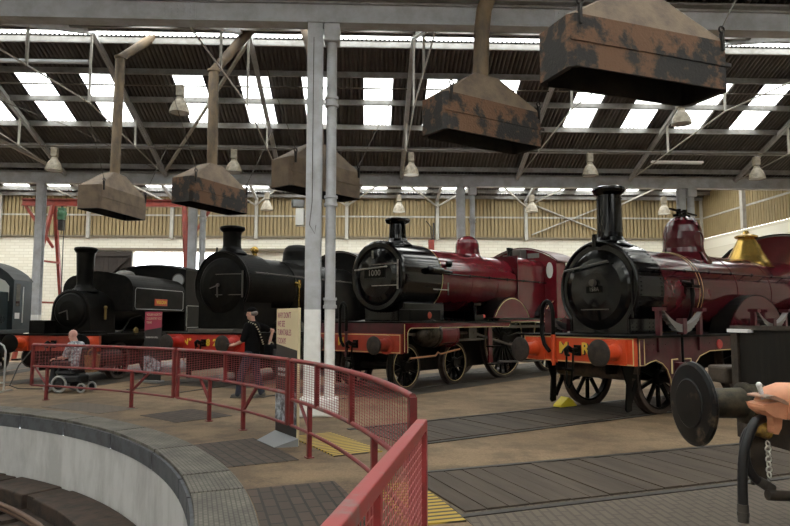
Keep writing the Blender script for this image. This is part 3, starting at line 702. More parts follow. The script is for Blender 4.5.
for i in range(1, 24): z = .13+.92*i/24; mb.tube([(0,0,z), (d.x*L, d.y*L, z)], .0028, 4, False)
mb.build('wire_mesh', M_gwire, t)
# galvanised crowd barrier
M_galv = mat('galvanised_tube', (.5,.5,.5), .35, metal=.8)
t = thing('crowd_barrier', 'end of a galvanised tube crowd barrier by the green diesel', 'barrier', (2.9, 11.9, 0))
mb = MB(); mb.tube([(.0,0,0), (.0,0,.9), (-.05,0,1.02), (-.16,.02,1.08), (-1.9,.35,1.08)], .02, 8); mb.build('tube_frame', M_galv, t)
for k in range(1, 7): MB().tube([(-.02-.3*k,.055*k,.2), (-.02-.3*k,.055*k,1.08)], .009, 6).build('bar', M_galv, t)
MB().tube([(0,0,.2), (-1.9,.35,.2)], .018, 8).build('lower_tube', M_galv, t); MB().tube([(-1.9,.35,0), (-1.9,.35,1.08)], .018, 8).build('post', M_galv, t)
MB().bb(-.03, .03, -.3, .3, 0, .03).build('foot', M_galv, t)

# ------------------------------------------------------------------ information boards
M_cream = mat('cream_board', (.62,.52,.33), .6); M_blk = mat('black_board', (.018,.017,.017), .5); M_pink = mat('crimson_board', (.33,.035,.075), .5); M_plum = mat('plum_lettering', (.25,.03,.10), .6); M_wt = mat('white_lettering', (.75,.75,.75), .5)
M_photo = mat('printed_photograph', (.45,.5,.55), .4, var=(.05,.05,.06), vscale=9, vr=(.42,.58))
M_plate = mat('grey_base_plate', (.33,.34,.35), .35, metal=.4)
d = Vector((.414, -.709)).normalized(); t = thing('information_board', 'tall cream and black board with a question, on a grey plate by the big column', 'board', (9.9, 5.8, 0), math.atan2(d.y, d.x))
MB().bb(-.41, .31, 0, .02, .0, 1.75).build('panel', M_blk, t)
MB().prism([(-.41,1.27),(.31,1.2),(.31,1.75),(-.41,1.75)], 'y', -.004, .0).build('cream_face', M_cream, t)
MB().bb(-.41, .29, -.005, 0, .22, .66).build('printed_picture', M_photo, t)
MB().bb(.305, .325, -.008, .025, 0, 1.755).build('edge_strip', M_cream, t)
for i, ln in enumerate(("WHY DON'T", 'WE SEE', 'TURNTABLES', 'TODAY?')): text('lettering', ln, .115, M_plum, t, (-.37, -.006, 1.655-.115*i), *SIX, ext=.001, align='LEFT', sx=.68)
text('lettering', 'BARROW HILL', .07, M_wt, t, (-.33, -.004, .93), *SIX, ext=.001, align='LEFT'); text('lettering', 'ROUNDHOUSE', .05, M_wt, t, (-.33, -.004, .86), *SIX, ext=.001, align='LEFT')
mb = MB(); mb.add([(-.3,-.3,.01),(.3,-.3,.01),(.38,-.012,.1),(-.38,-.012,.1),(-.3,-.3,0),(.3,-.3,0),(.38,-.012,0),(-.38,-.012,0)], [(0,1,2,3),(4,7,6,5),(0,4,5,1),(1,5,6,2),(2,6,7,3),(3,7,4,0)]); mb.build('base_plate', M_plate, t)
t = thing('banner_stand', 'narrow black banner with a crimson top between the two black engines', 'banner', (5.42, 14.05, 0), R(-22))
MB().bb(-.27, .27, 0, .015, .05, 1.8).build('panel', M_blk, t)
MB().prism([(-.27,1.32),(.27,1.4),(.27,1.8),(-.27,1.8)], 'y', -.004, 0).build('crimson_face', M_pink, t)
for i, ln in enumerate(('YOUR NORTH', 'COUNTRY CO', 'YEAR')): text('lettering', ln, .085, M_cream, t, (-.22, -.006, 1.72-.1*i), *SIX, ext=.001, align='LEFT', sx=.85)
text('lettering', 'BARROW HILL', .06, M_wt, t, (-.23, -.006, 1.14), *SIX, ext=.001, align='LEFT')
MB().prism([(-.27,.2),(.27,.2),(.27,.5),(-.1,.68),(-.27,.66)], 'y', -.004, 0).build('printed_picture', M_photo, t)
MB().bb(-.3, .3, -.12, .12, 0, .05).build('base', M_plate, t)
MB().bb(-.012, .012, .015, .03, .05, 1.78).build('pole', M_galv, t)

# ------------------------------------------------------------------ small fittings
t = thing('floodlight', 'small white floodlight and box fixed beside the big column', 'floodlight', (9.8, 8.12, 3.2))
MB().bb(-.085, .06, -.08, .08, 0, .3).build('box', M_white, t, .01); MB().box((-.05,-.04,.38), (.2,.12,.13), Matrix.Rotation(R(25), 3, 'Z')).build('lamp_head', M_plate, t, .01)
pipe_run('column_cable', [(10.0, 7.975, 6.5), (10.0, 7.975, 3.6), (9.96, 7.975, 3.2), (10.05, 7.975, 3.05), (10.07, 7.975, 3.2)], .006, M_cond, 'thin cable looping down the face of the big column', 'cable')
t = thing('notice_board', 'small red notice board seen behind the column by the green diesel', 'notice board', (-2.15, 26.3, 0))
MB().bb(-.45, .25, -.03, .0, 1.75, 2.05).build('panel', M_bred0 if False else M_red, t); MB().bb(-.4, .2, -.03, .0, 1.45, 1.7).build('white_sheet', M_wt, t); MB().bb(-.4, -.36, 0, .04, 0, 2.0).build('post', M_dark, t); MB().bb(.16, .2, 0, .04, 0, 2.0).build('post', M_dark, t)
t = thing('standpipe', 'red standpipe with a black arm against the cream wall behind engine 1000', 'standpipe', (14.1, 28.9, 0))
MB().bb(-.14, .14, -.12, .12, 0, 5.55).build('post', M_red, t, .02); MB().tube([(.0,-.05,5.5), (-.02,-.05,6.2), (-.25,-.05,6.5)], .03, 8).build('arm', M_dark, t); MB().tube([(.1,-.05,5.5), (.12,-.05,6.4)], .05, 8).build('pipe', M_dark, t)
pipe_run('trailing_cable', [(2.75, 13.3, .85), (2.62, 13.0, .5), (2.6, 12.7, .06), (2.9, 12.5, .012), (3.6, 12.4, .012)], .014, M_dark, 'thin black cable trailing from the red buffer beam to the floor', 'cable')
# ------------------------------------------------------------------ locomotive helpers (x runs back from the buffer faces, -y is the flank that shows)
M_black = mat('gloss_black_paint', (.003,.003,.0034), .13, var=(.008,.0075,.007), vscale=3.5, spec=.4, vr=(.5,.75))
M_satin = mat('satin_black_paint', (.0035,.0034,.0036), .36, var=(.008,.0072,.006), vscale=4, spec=.09)
M_under = mat('oily_underframe', (.009,.008,.0075), .65, var=(.018,.014,.011), vscale=6, spec=.1)
M_maroon = mat('maroon_paint', (.115,.007,.013), .13, var=(.14,.014,.02), vscale=2., spec=.5, vr=(.45,.75))
M_maroon2 = mat('maroon_frames', (.085,.012,.02), .32, var=(.055,.012,.016), vscale=4)
M_bred = mat('red_buffer_beam', (.50,.022,.012), .4, var=(.42,.02,.012), vscale=5)
M_bor = mat('vermilion_buffer_beam', (.62,.075,.018), .4, var=(.56,.06,.015), vscale=5)
M_bdull = mat('faded_red_beam', (.36,.04,.018), .45, var=(.28,.035,.02), vscale=5)
M_head = mat('greasy_buffer_head', (.045,.034,.028), .5, metal=.3, var=(.02,.017,.015), vscale=9)
M_bright = mat('bright_steel', (.36,.34,.32), .32, metal=.9, var=(.2,.18,.16), vscale=9)
M_dsteel = mat('dull_steel', (.12,.11,.10), .4, metal=.6)
M_brass = mat('polished_brass', (.60,.40,.10), .27, metal=.9, var=(.48,.30,.07), vscale=5)
M_copper = mat('copper_pipe', (.50,.24,.13), .35, metal=.8)
M_line = mat('cream_lining', (.66,.52,.25), .5); M_lineg = mat('grey_lining', (.40,.40,.40), .5)
M_gold = mat('gold_lettering', (.72,.48,.06), .5); M_yel = mat('yellow_lettering', (.80,.60,.05), .5)
M_tyre = mat('worn_tyre', (.075,.055,.045), .5, metal=.4, var=(.05,.035,.028), vscale=8)
M_spring = mat('leaf_spring_steel', (.22,.21,.20), .45, metal=.3)
M_glass = mat('dark_cab_glass', (.02,.022,.025), .05)

def loco(name, label, cat, a, s, off=0.):
    x, y = road_xy(a, s, off); return thing(name, label, cat, (x, y, 0), R(90-a))
def buffer(par, y, z, xb, m, r=.2, rs=.13, hm=None, base='round'):
    mb = MB(); mb.lathe([(0, xb), (rs+.075, xb), (rs+.075, xb-.03), (rs+.02, xb-.04), (rs, xb-.08), (rs*.92, xb-.27), (rs*.99, xb-.28), (rs*.99, xb-.31), (0, xb-.31)], (0, y, z), 'x', 24)
    if base != 'round': mb.bb(xb-.03, xb, y-.2, y+.2, z-.19, z+.19)
    b = mb.build('buffer', m, par)
    mb = MB(); mb.lathe([(.07, xb-.30), (.07, .07), (.12, .05), (r*.97, .04), (r, .03), (r, .012), (r*.9, .002), (r*.55, -.008), (0, -.01)], (0, y, z), 'x', 28)
    mb.build('buffer_head', hm or M_head, b, label='dark greasy buffer head'); return b
def coupling(par, z, xb, y=0.):
    y += .05
    mb = MB(); mb.bb(xb-.03, xb, y-.07, y+.07, z-.09, z+.09); mb.tube([(xb, y, z), (xb-.16, y, z), (xb-.25, y, z+.05), (xb-.30, y, z+.02), (xb-.29, y, z-.06), (xb-.22, y, z-.08)], [.045,.05,.045,.04,.035,.02], 10)
    h = mb.build('coupling_hook', M_satin, par)
    mb = MB(); 
    for sy in (-1, 1): mb.tube([(xb-.2, y+sy*.07, z), (xb-.22, y+sy*.07, z-.32)], .018, 8)
    mb.cyl((xb-.2, y-.08, z), (xb-.2, y+.08, z), .025, n=10); mb.cyl((xb-.22, y-.08, z-.32), (xb-.22, y+.08, z-.32), .028, n=10); mb.cyl((xb-.22, y-.08, z-.34), (xb-.22, y+.15, z-.30), .012, n=8)
    for sy in (-1, 1): mb.tube([(xb-.22, y+sy*.06, z-.32), (xb-.24, y+sy*.05, z-.55), (xb-.24, y, z-.62)], .018, 8)
    mb.build('screw_link', M_satin, h); return h
def hose_pipe(par, y, z0, z1, xb, mp, side=1, reach=.16):
    mb = MB(); mb.cyl((xb-.06, y, z0), (xb-.06, y, z0+(z1-z0)*.45), .032, n=12); mb.bb(xb-.09, xb, y-.04, y+.04, z0+.05, z0+.1); mb.lathe([(.032,0),(.045,.01),(.045,.05),(.032,.06)], (xb-.06, y, z0+(z1-z0)*.45-.03)); p = mb.build('brake_standpipe', mp, par)
    m = (z1-z0)*.45+z0; mb = MB(); pts = [(xb-.06, y, m)]
    pts += [(xb-.06, y, z1-reach)]+[(xb-.06, y+side*(reach/2)*(1-math.cos(t)), z1-reach+reach*math.sin(t)) for t in [PI*i/8 for i in range(1, 9)]]
    pts += [(xb-.06, y+side*reach*1.05, z0+.55), (xb-.07, y+side*reach*.8, z0+.36), (xb-.08, y+side*reach*.3, z0+.24)]
    mb.tube(pts, .036, 10); mb.build('hose', M_satin, p, label='black rubber hose')
def wheel(par, x, y, r, nsp=10, m=None, line=None, tm=None, w=.13, hub=.14, out=-1, weight=0):
    m = m or M_satin; f = y+out*w/2; mb = MB()
    mb.lathe([(r-.075, f-out*.02), (r-.115, f-out*.02), (r-.115, f-out*w*.9), (r-.075, f-out*w*.9)], (x, 0, r), 'y', 40)
    for i in range(nsp):
        t = 2*PI*(i+.5)/nsp; c, s = math.cos(t), math.sin(t)
        mb.bar((x+c*hub*.6, f-out*.06, r+s*hub*.6), (x+c*(r-.1), f-out*.05, r+s*(r-.1)), .055, .05, (0,1,0))
    mb.lathe([(0, f+out*.02), (hub*.75, f+out*.02), (hub*.8, f), (hub, f-out*.02), (hub, f-out*w*.9)], (x, 0, r), 'y', 24)
    if weight:
        pts = arcpts(0, 0, r-.1, weight-38, weight+38, 10); mb.prism([(x+px, r+pz) for px, pz in pts], 'y', f-out*.03, f-out*.09)
    o = mb.build('wheel', m, par)
    mb = MB(); yy = f; mb.lathe([(r-.08, yy-out*.005), (r-.012, yy), (r, yy-out*.01), (r+.002, yy-out*(w-.03)), (r+.03, yy-out*(w-.02)), (r+.03, yy-out*w), (r-.08, yy-out*w)], (x, 0, r), 'y', 48); mb.build('tyre', tm or M_tyre, o)
    if line: MB().torus((x, f+out*.001, r), r-.085, .008, 'y', 48, 5).build('rim_line', line, o, label='cream painted line round the rim')
    return o
def axle(par, x, r, y): MB().cyl((x, -y, r), (x, y, r), .08, n=14).build('axle', M_under, par)
def chimney(par, x, z0, z1, r0, r1, lip, m, base=.42, rb=.8, zc=2.):
    mb = MB(); h = z1-z0; pr = [(r0*1.02, z0-.1), (base, z0-.03), (base*.93, z0+.0), (r0*1.2, z0+.07), (r0*1.04, z0+.14), (r0, z0+.22), (r1, z1-.16), (r1*1.05, z1-.15), (lip*.92, z1-.11), (lip, z1-.06), (lip*.97, z1-.02), (r1*1.1, z1), (r1*.85, z1), (r1*.8, z1-.3), (0, z1-.3)]
    mb.lathe(pr, (x, 0, 0), 'z', 36); return mb.build('chimney', m, par)
def saddle_fit(mb, x, zc, rb):   # bend the skirt of a dome or chimney down over the barrel
    return mb
def rail_knobs(mb, p0, p1, n, r=.018, inward=(0, .09, 0)):
    p0 = Vector(p0); p1 = Vector(p1); mb.tube([p0, p1], r, 8)
    for i in range(n):
        q = p0+(p1-p0)*(i+.5)/n; mb.ball(q, r*1.9, n=8, m=6); mb.cyl(q, q+Vector(inward), r*.8, n=8)
def boxhole(): pass
def lathe_x(par, name, prof, z, m, n=48, label=None, y=0): return MB().lathe(prof, (0, y, z), 'x', n).build(name, m, par, label=label)
def barrel_band(par, x, r, z, m, w=.03): return MB().lathe([(r, x), (r+.006, x), (r+.006, x+w), (r, x+w)], (0,0,z), 'x', 48).build('boiler_band', m, par)
def rivets(mb, pts, r=.012):
    for p in pts: mb.ball(p, r, n=6, m=4)

# ================================================================== maroon engine 1000
t = loco('steam_locomotive', 'maroon steam locomotive with black smokebox numbered 1000 and outside cylinders', 'steam locomotive', 42.25, 15.498)
ZC = 2.62
b = MB().bb(.45, .54, -1.27, 1.27, .86, 1.29).build('buffer_beam', M_bdull, t, .008, 'dull red buffer beam with gold letters')
text('letter', 'M', .26, M_gold, b, (.445, .52, 1.09), *FRX, bold=.006); text('letter', 'R', .26, M_gold, b, (.445, -.52, 1.09), *FRX, bold=.006)
mb = MB()
for z in (.885, 1.265): mb.bb(.443, .45, -1.25, 1.25, z-.008, z+.008)
for y in (-1.245, 1.245): mb.bb(.443, .45, y-.008, y+.008, .885, 1.265)
mb.build('lining', M_line, b)
MB().bb(.46, .54, -1.3, 1.3, 1.29, 1.52).build('front_valance', M_maroon2, t)
MB().bb(.42, 5.05, -1.33, 1.33, 1.52, 1.56).build('running_plate', M_satin, t, .006)
MB().bb(4.45, 10., -1.33, 1.33, 1.60, 1.64).build('raised_running_plate', M_satin, t, .006)
for sy in (-1, 1):
    pts = [(.5,.88),(.62,.88),(.62,1.22)]+[(.62+.16*(1-math.cos(R(k))), 1.24+.16*math.sin(R(k))) for k in (20,45,70,90)]+[(4.95,1.40),(5.02,1.46),(5.05,1.52),(.5,1.52)]
    MB().prism(pts, 'y', sy*1.29, sy*1.31).build('side_valance', M_maroon, t)
    MB().prism([(4.5,1.56),(9.9,1.56),(9.9,1.5),(9.3,1.5),(9.2,1.45),(6.8,1.45),(6.7,1.5),(4.5,1.5)], 'y', sy*1.285, sy*1.305).build('side_valance', M_maroon, t) if False else None
    l_ = MB(); q = [(x_, sy*1.312, z_) for x_, z_ in pts[1:-2]]; l_.tube([(x_+(.012 if i < 2 else 0), y_, z_+(.0 if i < 2 else .012)) for i, (x_, y_, z_) in enumerate(q)], .009, 5); l_.tube([(.52, sy*1.312, .9), (.52, sy*1.312, 1.5)], .009, 5); l_.build('lining', M_line, t)
    MB().bb(4.45, 9.9, sy*1.29-.01, sy*1.29+.01, 1.52, 1.60).build('side_valance', M_maroon, t)
    l_ = MB(); l_.tube([(4.5, sy*1.303, 1.53), (9.8, sy*1.303, 1.53)], .008, 5); l_.build('lining', M_line, t)
for y in (-.87, .87): buffer(t, y, 1.05, .45, M_bdull, r=.2)
coupling(t, 1.05, .45); hose_pipe(t, .30, .75, 1.98, .45, M_maroon2, side=1, reach=.2)
sb = lathe_x(t, 'smokebox', [(.66,1.16),(.70,1.11),(.80,1.10),(.845,1.13),(.85,1.2),(.85,2.58),(.80,2.60)], ZC, M_black)
rv = MB(); rivets(rv, [(1.24, .853*math.cos(R(k)), ZC+.853*math.sin(R(k))) for k in range(0, 360, 6)]); addto(sb, rv)
dr = lathe_x(sb, 'smokebox_door', [(0,1.02),(.25,1.03),(.5,1.06),(.62,1.10),(.66,1.13),(.68,1.16)], ZC, M_black)
mb = MB()
for z in (ZC+.27, ZC-.23): mb.bar((1.035, .08, z), (1.07, -.66, z), .05, .018, (0,0,1))
mb.cyl((1.08, -.66, ZC-.32), (1.08, -.66, ZC+.36), .022, n=10); mb.build('hinge_strap', M_bright, sb)
mb = MB(); mb.tube([(.98, .6, ZC+.16), (.98, -.42, ZC+.2)], .016, 8); mb.cyl((.98, .55, ZC+.16), (1.08, .55, ZC+.16), .012, n=6); mb.build('door_handrail', M_bright, sb)
mb = MB(); mb.bb(1.0, 1.03, .03, .07, ZC+.42, ZC+.6); mb.build('lamp_iron', M_bright, sb)
pl = MB().bb(1.012, 1.03, -.32, .32, ZC-.05, ZC+.18).build('number_plate', M_satin, sb); text('number', '1000', .2, M_bright, pl, (1.008, 0, ZC+.065), *FRX, ext=.004)
MB().bb(1.35, 2.95, -.62, .62, 1.56, 2.0).build('smokebox_saddle', M_black, t, .02)
sx_ = MB().bb(1.2, 2.4, -.92, -.6, 1.56, 1.83).build('side_box', M_satin, t, .015)
MB().lathe([(0,-.012),(.07,-.012),(.08,0)], (1.95, -.92, 1.70), 'y', 16).build('works_plate', mat('red_roundel', (.4,.06,.03), .4), sx_, label='small red roundel')
lathe_x(t, 'boiler', [(.80,2.59),(.80,6.9)], ZC, M_maroon)
for x in (2.6, 4.0, 5.3): barrel_band(t, x, .80, ZC, M_maroon, .05)
barrel_band(t, 2.575, .853, ZC, M_line, .012)
fb = [(-.82,1.64),(-.82,3.1)]+arcpts(-.56, 3.18, .26, 180, 95, 5)+arcpts(.56, 3.18, .26, 85, 0, 5)+[(.82,3.1),(.82,1.64)]
fo = MB().prism(fb, 'x', 6.35, 8.05).build('firebox', M_maroon, t, .02)
mb = MB(); mb.bb(6.35, 6.38, -.83, .83, 1.7, 3.455); mb.build('firebox_band', M_maroon2, fo)
chimney(t, 1.87, 3.44, 4.09, .215, .2, .315, M_black, base=.38)
mb = MB(); mb.lathe([(.52,3.22),(.44,3.33),(.36,3.42),(.335,3.55),(.335,3.64),(.322,3.74),(.285,3.83),(.22,3.90),(.13,3.945),(0,3.96)], (4.97,0,0), 'z', 36); mb.build('dome', M_maroon, t)
mb = MB()
for dx in (0, .13): mb.lathe([(.05,3.4),(.05,3.75),(.07,3.76),(.07,3.82),(0,3.83)], (7.3+dx, 0, 0), 'z', 14)
mb.build('safety_valve', M_black, t)
MB().bb(7.62, 8.0, -.25, .25, 3.44, 3.8).build('valve_casing', M_dsteel, t, .04)
# cab
cf = [(-1.22,1.64),(-1.22,3.4)]+[(-1.22+2.44*i/12, 3.4+.42*math.sin(PI*i/12)**.8) for i in range(1, 12)]+[(1.22,3.4),(1.22,1.64)]
cb = thing  # alias kept local
fr = MB(); fr.prism(cf, 'x', 8.06, 8.09); c0_ = fr.build('cab_front', M_maroon, t)
for y in (-1.0, 1.0): MB().prism([(y+.11*math.cos(a), 3.12+.25*math.sin(a)) for a in [2*PI*k/16 for k in range(16)]], 'x', 8.045, 8.06).build('spectacle_window', mat('bright_window', (.55,.55,.53), .1), c0_)
for y in (-.45, .45): MB().prism([(y-.2,3.53),(y+.2,3.53),(y+.2,3.68),(y-.2,3.68)], 'x', 8.045, 8.06).build('front_window', mat('dim_window', (.22,.21,.19), .1), c0_)
for sy in (-1, 1):
    side = [(8.08,1.64),(9.6,1.64),(9.6,2.5),(9.3,2.5)]+arcpts(9.0, 2.75, .25, -60, -170, 6)+[(8.72,2.9),(8.72,3.4),(8.08,3.4)]
    MB().prism(side, 'y', sy*1.2, sy*1.22).build('cab_side', M_maroon, t)
    MB().bb(9.52, 9.58, sy*1.2-.02, sy*1.2+.02, 2.5, 3.45).build('cab_pillar', M_maroon, t)
roof = [(-1.28,3.37)]+[(-1.25+2.5*i/12, 3.41+.44*math.sin(PI*i/12)**.8) for i in range(0, 13)]+[(1.28,3.37)]
MB().band(roof, 'x', 7.98, 9.75, -.035).build('cab_roof', M_maroon2, t)
MB().bb(8.1, 9.7, -1.18, 1.18, 1.6, 1.66).build('cab_floor', M_under, t)
cr = MB(); cr.bb(8.8, 9.0, -1.226, -1.22, 1.98, 2.0); cr.prism([(8.82,2.0),(8.98,2.0),(9.0,2.14),(8.94,2.24),(8.9,2.32),(8.86,2.24),(8.8,2.14)], 'y', -1.226, -1.22); cr.build('crest', M_gold, t, label='small gold crest on the cab side')
for x in (5.55, 8.3):
    h = 1.64; r_ = 1.16; dx = math.sqrt(r_*r_-(h-1.07)**2)
    for sy in (-1, 1):
        a0 = math.degrees(math.asin((h-1.07)/r_)); ap = arcpts(x, 1.07, r_, 180-a0, a0, 20)
        MB().band(ap, 'y', sy*.62, sy*1.1, .02).build('splasher_top', M_black, t)
        sp = MB().prism(ap, 'y', sy*1.085, sy*1.1).build('splasher_side', M_maroon, t)
        MB().tube([(p[0], sy*1.103, p[1]) for p in arcpts(x, 1.07, r_-.05, 176-a0, a0+4, 20)], .011, 5).build('lining', M_line, sp)
rail = MB(); rail_knobs(rail, (2.3, -.9, ZC+.1), (8.0, -.9, ZC+.1), 6, .02, (0, .1, 0)); rail.build('handrail', M_black, t)
ej = MB(); ej.cyl((2.0, -.92, ZC+.16), (2.45, -.92, ZC+.16), .085, n=16); ej.ball((2.0, -.92, ZC+.16), .1); ej.cyl((2.45, -.9, ZC+.16), (2.9, -.9, ZC+.14), .04, n=10); ej.ball((2.9, -.82, ZC+.36), .09); ej.build('ejector', M_black, t)
MB().tube([(2.1, -.93, ZC-.3), (2.7, -.93, ZC-.3), (2.75, -.9, ZC-.12), (2.75, -.9, ZC-.42)], .016, 6).build('lubricator_pipe', M_bright, t)
# motion and wheels
for x in (1.2, 3.15):
    for sy in (-1, 1): wheel(t, x, sy*.75, .53, 10, M_satin, M_line, out=sy)
    axle(t, x, .53, .7)
for x in (5.55, 8.3):
    for sy in (-1, 1): wheel(t, x, sy*.76, 1.07, 20, M_satin, M_line, out=sy, hub=.2, weight=200)
    axle(t, x, 1.07, .7)
for sy in (-1, 1):
    cy = MB().lathe([(0,1.88),(.3,1.88),(.315,1.9),(.315,1.95),(.30,1.96),(.30,2.52),(.315,2.53),(.315,2.6),(.2,2.61),(.1,2.7),(0,2.7)], (0, sy*1.03, 1.25), 'x', 28).build('cylinder', M_maroon, t, label='maroon cylinder jacket')
    MB().lathe([(.05,1.2),(.07,1.25),(.16,1.32),(.24,1.42),(.30,1.6),(.31,1.78),(.33,1.8),(.33,1.88),(.3,1.89)], (0, sy*1.03, 1.27), 'x', 28)  .build('cylinder_cover', mat('oily_steel', (.10,.085,.07), .3, metal=.85, var=(.03,.026,.022), vscale=9), cy, label='steel cylinder cover')
    MB().cyl((.75, sy*1.03, 1.27), (1.25, sy*1.03, 1.27), .03, n=10).build('tail_rod', M_bright, cy)
    mb = MB(); mb.bb(2.75, 4.1, sy*1.03-.05, sy*1.03+.05, 1.42, 1.47); mb.bb(2.75, 4.1, sy*1.03-.05, sy*1.03+.05, 1.07, 1.12); mb.build('slide_bar', M_dsteel, t)
    mb = MB(); mb.cyl((2.75, sy*1.03, 1.27), (3.4, sy*1.03, 1.27), .035, n=10); mb.bb(3.35, 3.7, sy*1.03-.07, sy*1.03+.07, 1.13, 1.41); mb.build('crosshead', M_dsteel, t)
    mb = MB(); mb.bar((3.55, sy*1.06, 1.27), (5.75, sy*1.0, .86), .05, .1, (0,1,0)); mb.build('connecting_rod', M_dsteel, t)
    mb = MB(); mb.bar((5.75, sy*.93, .86), (8.5, sy*.93, .86), .05, .1, (0,1,0)); mb.lathe([(0,-.05),(.1,-.05),(.1,.05),(0,.05)], (5.75, sy*.93, .86), 'y', 16); mb.lathe([(0,-.05),(.1,-.05),(.1,.05),(0,.05)], (8.5, sy*.93, .86), 'y', 16); mb.build('coupling_rod', M_bright, t)
    mb = MB(); mb.bb(4.05, 4.25, sy*1.22-.012, sy*1.22+.012, .5, 1.4); s0_ = mb.build('step_plate', M_maroon, t); [MB().bb(3.95, 4.4, sy*1.32-.12, sy*1.32+.1, z_, z_+.03).build('step_tread', M_satin, s0_) for z_ in (.45, .9)]
    MB().bb(.6, 10., sy*.55-.03, sy*.55+.03, .75, 1.5).build('frame_plate', M_under, t); MB().bb(.9, 9.6, sy*.55-.03, sy*.55+.03, .38, .75).build('lower_frame', M_under, t)
MB().bb(6.2, 7.8, -.5, .5, .35, 1.5).build('ashpan', M_under, t); MB().bb(1.6, 2.8, -.5, .5, .45, 1.2).build('bogie_frame', M_under, t); MB().bb(3.8, 4.9, -.5, .5, .6, 1.4).build('motion_plate', M_under, t)
MB().tube([(.95, -1.12, .74), (1.9, -1.12, .76), (2.0, -1.12, .84), (2.1, -1.12, .79), (2.6, -1.12, .85), (2.9, -1.12, .88)], .022, 8).build('drain_pipe', M_copper, t, label='copper drain pipe')
MB().tube([(4.6, -1.2, .5), (6.2, -1.2, .42), (9.4, -1.2, .46)], .03, 8).build('brake_rod', M_dsteel, t)
MB().bb(5.2, 8.6, -.98, -.9, 1.36, 1.44).build('reversing_rod', M_dsteel, t)
for sy in (-1, 1): MB().bb(.62, .7, sy*.8-.05, sy*.8+.05, .12, .9).build('guard_iron', M_under, t)
mb = MB(); mb.bb(3.55, 3.95, -1.15, -.85, 1.56, 1.72); mb.cyl((3.75, -1.0, 1.72), (3.75, -1.0, 1.98), .06, n=12); mb.bb(3.6, 3.9, -1.1, -.9, 1.96, 2.02); mb.build('lubricator', M_black, t)
MB().cyl((4.0, -1.02, 1.66), (4.18, -1.02, 1.68), .05, n=12).build('red_valve', M_bred, t)

M_plum158 = mat('dark_maroon_paint', (.072,.007,.012), .13, var=(.095,.012,.017), vscale=2., spec=.6, vr=(.45,.75))
# ================================================================== maroon engine lettered M R
t = loco('steam_locomotive', 'maroon steam locomotive with tall black chimney, brass trumpet and orange beam lettered M R', 'steam locomotive', 59.5, 16.15, .38)
ZC = 2.13
b = MB().bb(.45, .54, -1.2, 1.2, .87, 1.31).build('buffer_beam', M_bor, t, .008, 'orange buffer beam with gold letters')
for ch, y in (('M', .24), ('R', -.24)): text('letter', ch, .27, mat('black_letter_shade', (.02,.02,.02), .5), b, (.447, y-.02, 1.095), *FRX, bold=.012); text('letter', ch, .27, M_gold, b, (.443, y, 1.105), *FRX, bold=.008)
mb = MB()
for z in (.885, 1.295): mb.bb(.444, .45, -1.19, 1.19, z-.009, z+.009)
for y in (-1.185, 1.185): mb.bb(.444, .45, y-.009, y+.009, .885, 1.295)
mb.build('lining', M_line, b)
rv = MB(); rivets(rv, [(.45, y, 1.22) for y in (-1.08,-.95,-.6,.1,.45,.62,1.05)], .013); addto(b, rv)
MB().bb(.42, 9.6, -1.3, 1.3, 1.31, 1.345).build('running_plate', M_satin, t, .006)
for y in (-.87, .87): buffer(t, y, 1.075, .45, M_bor, r=.215, rs=.12, base='square')
coupling(t, 1.08, .45, -.13); hose_pipe(t, .42, .80, 1.93, .45, M_bor, side=1, reach=.26)
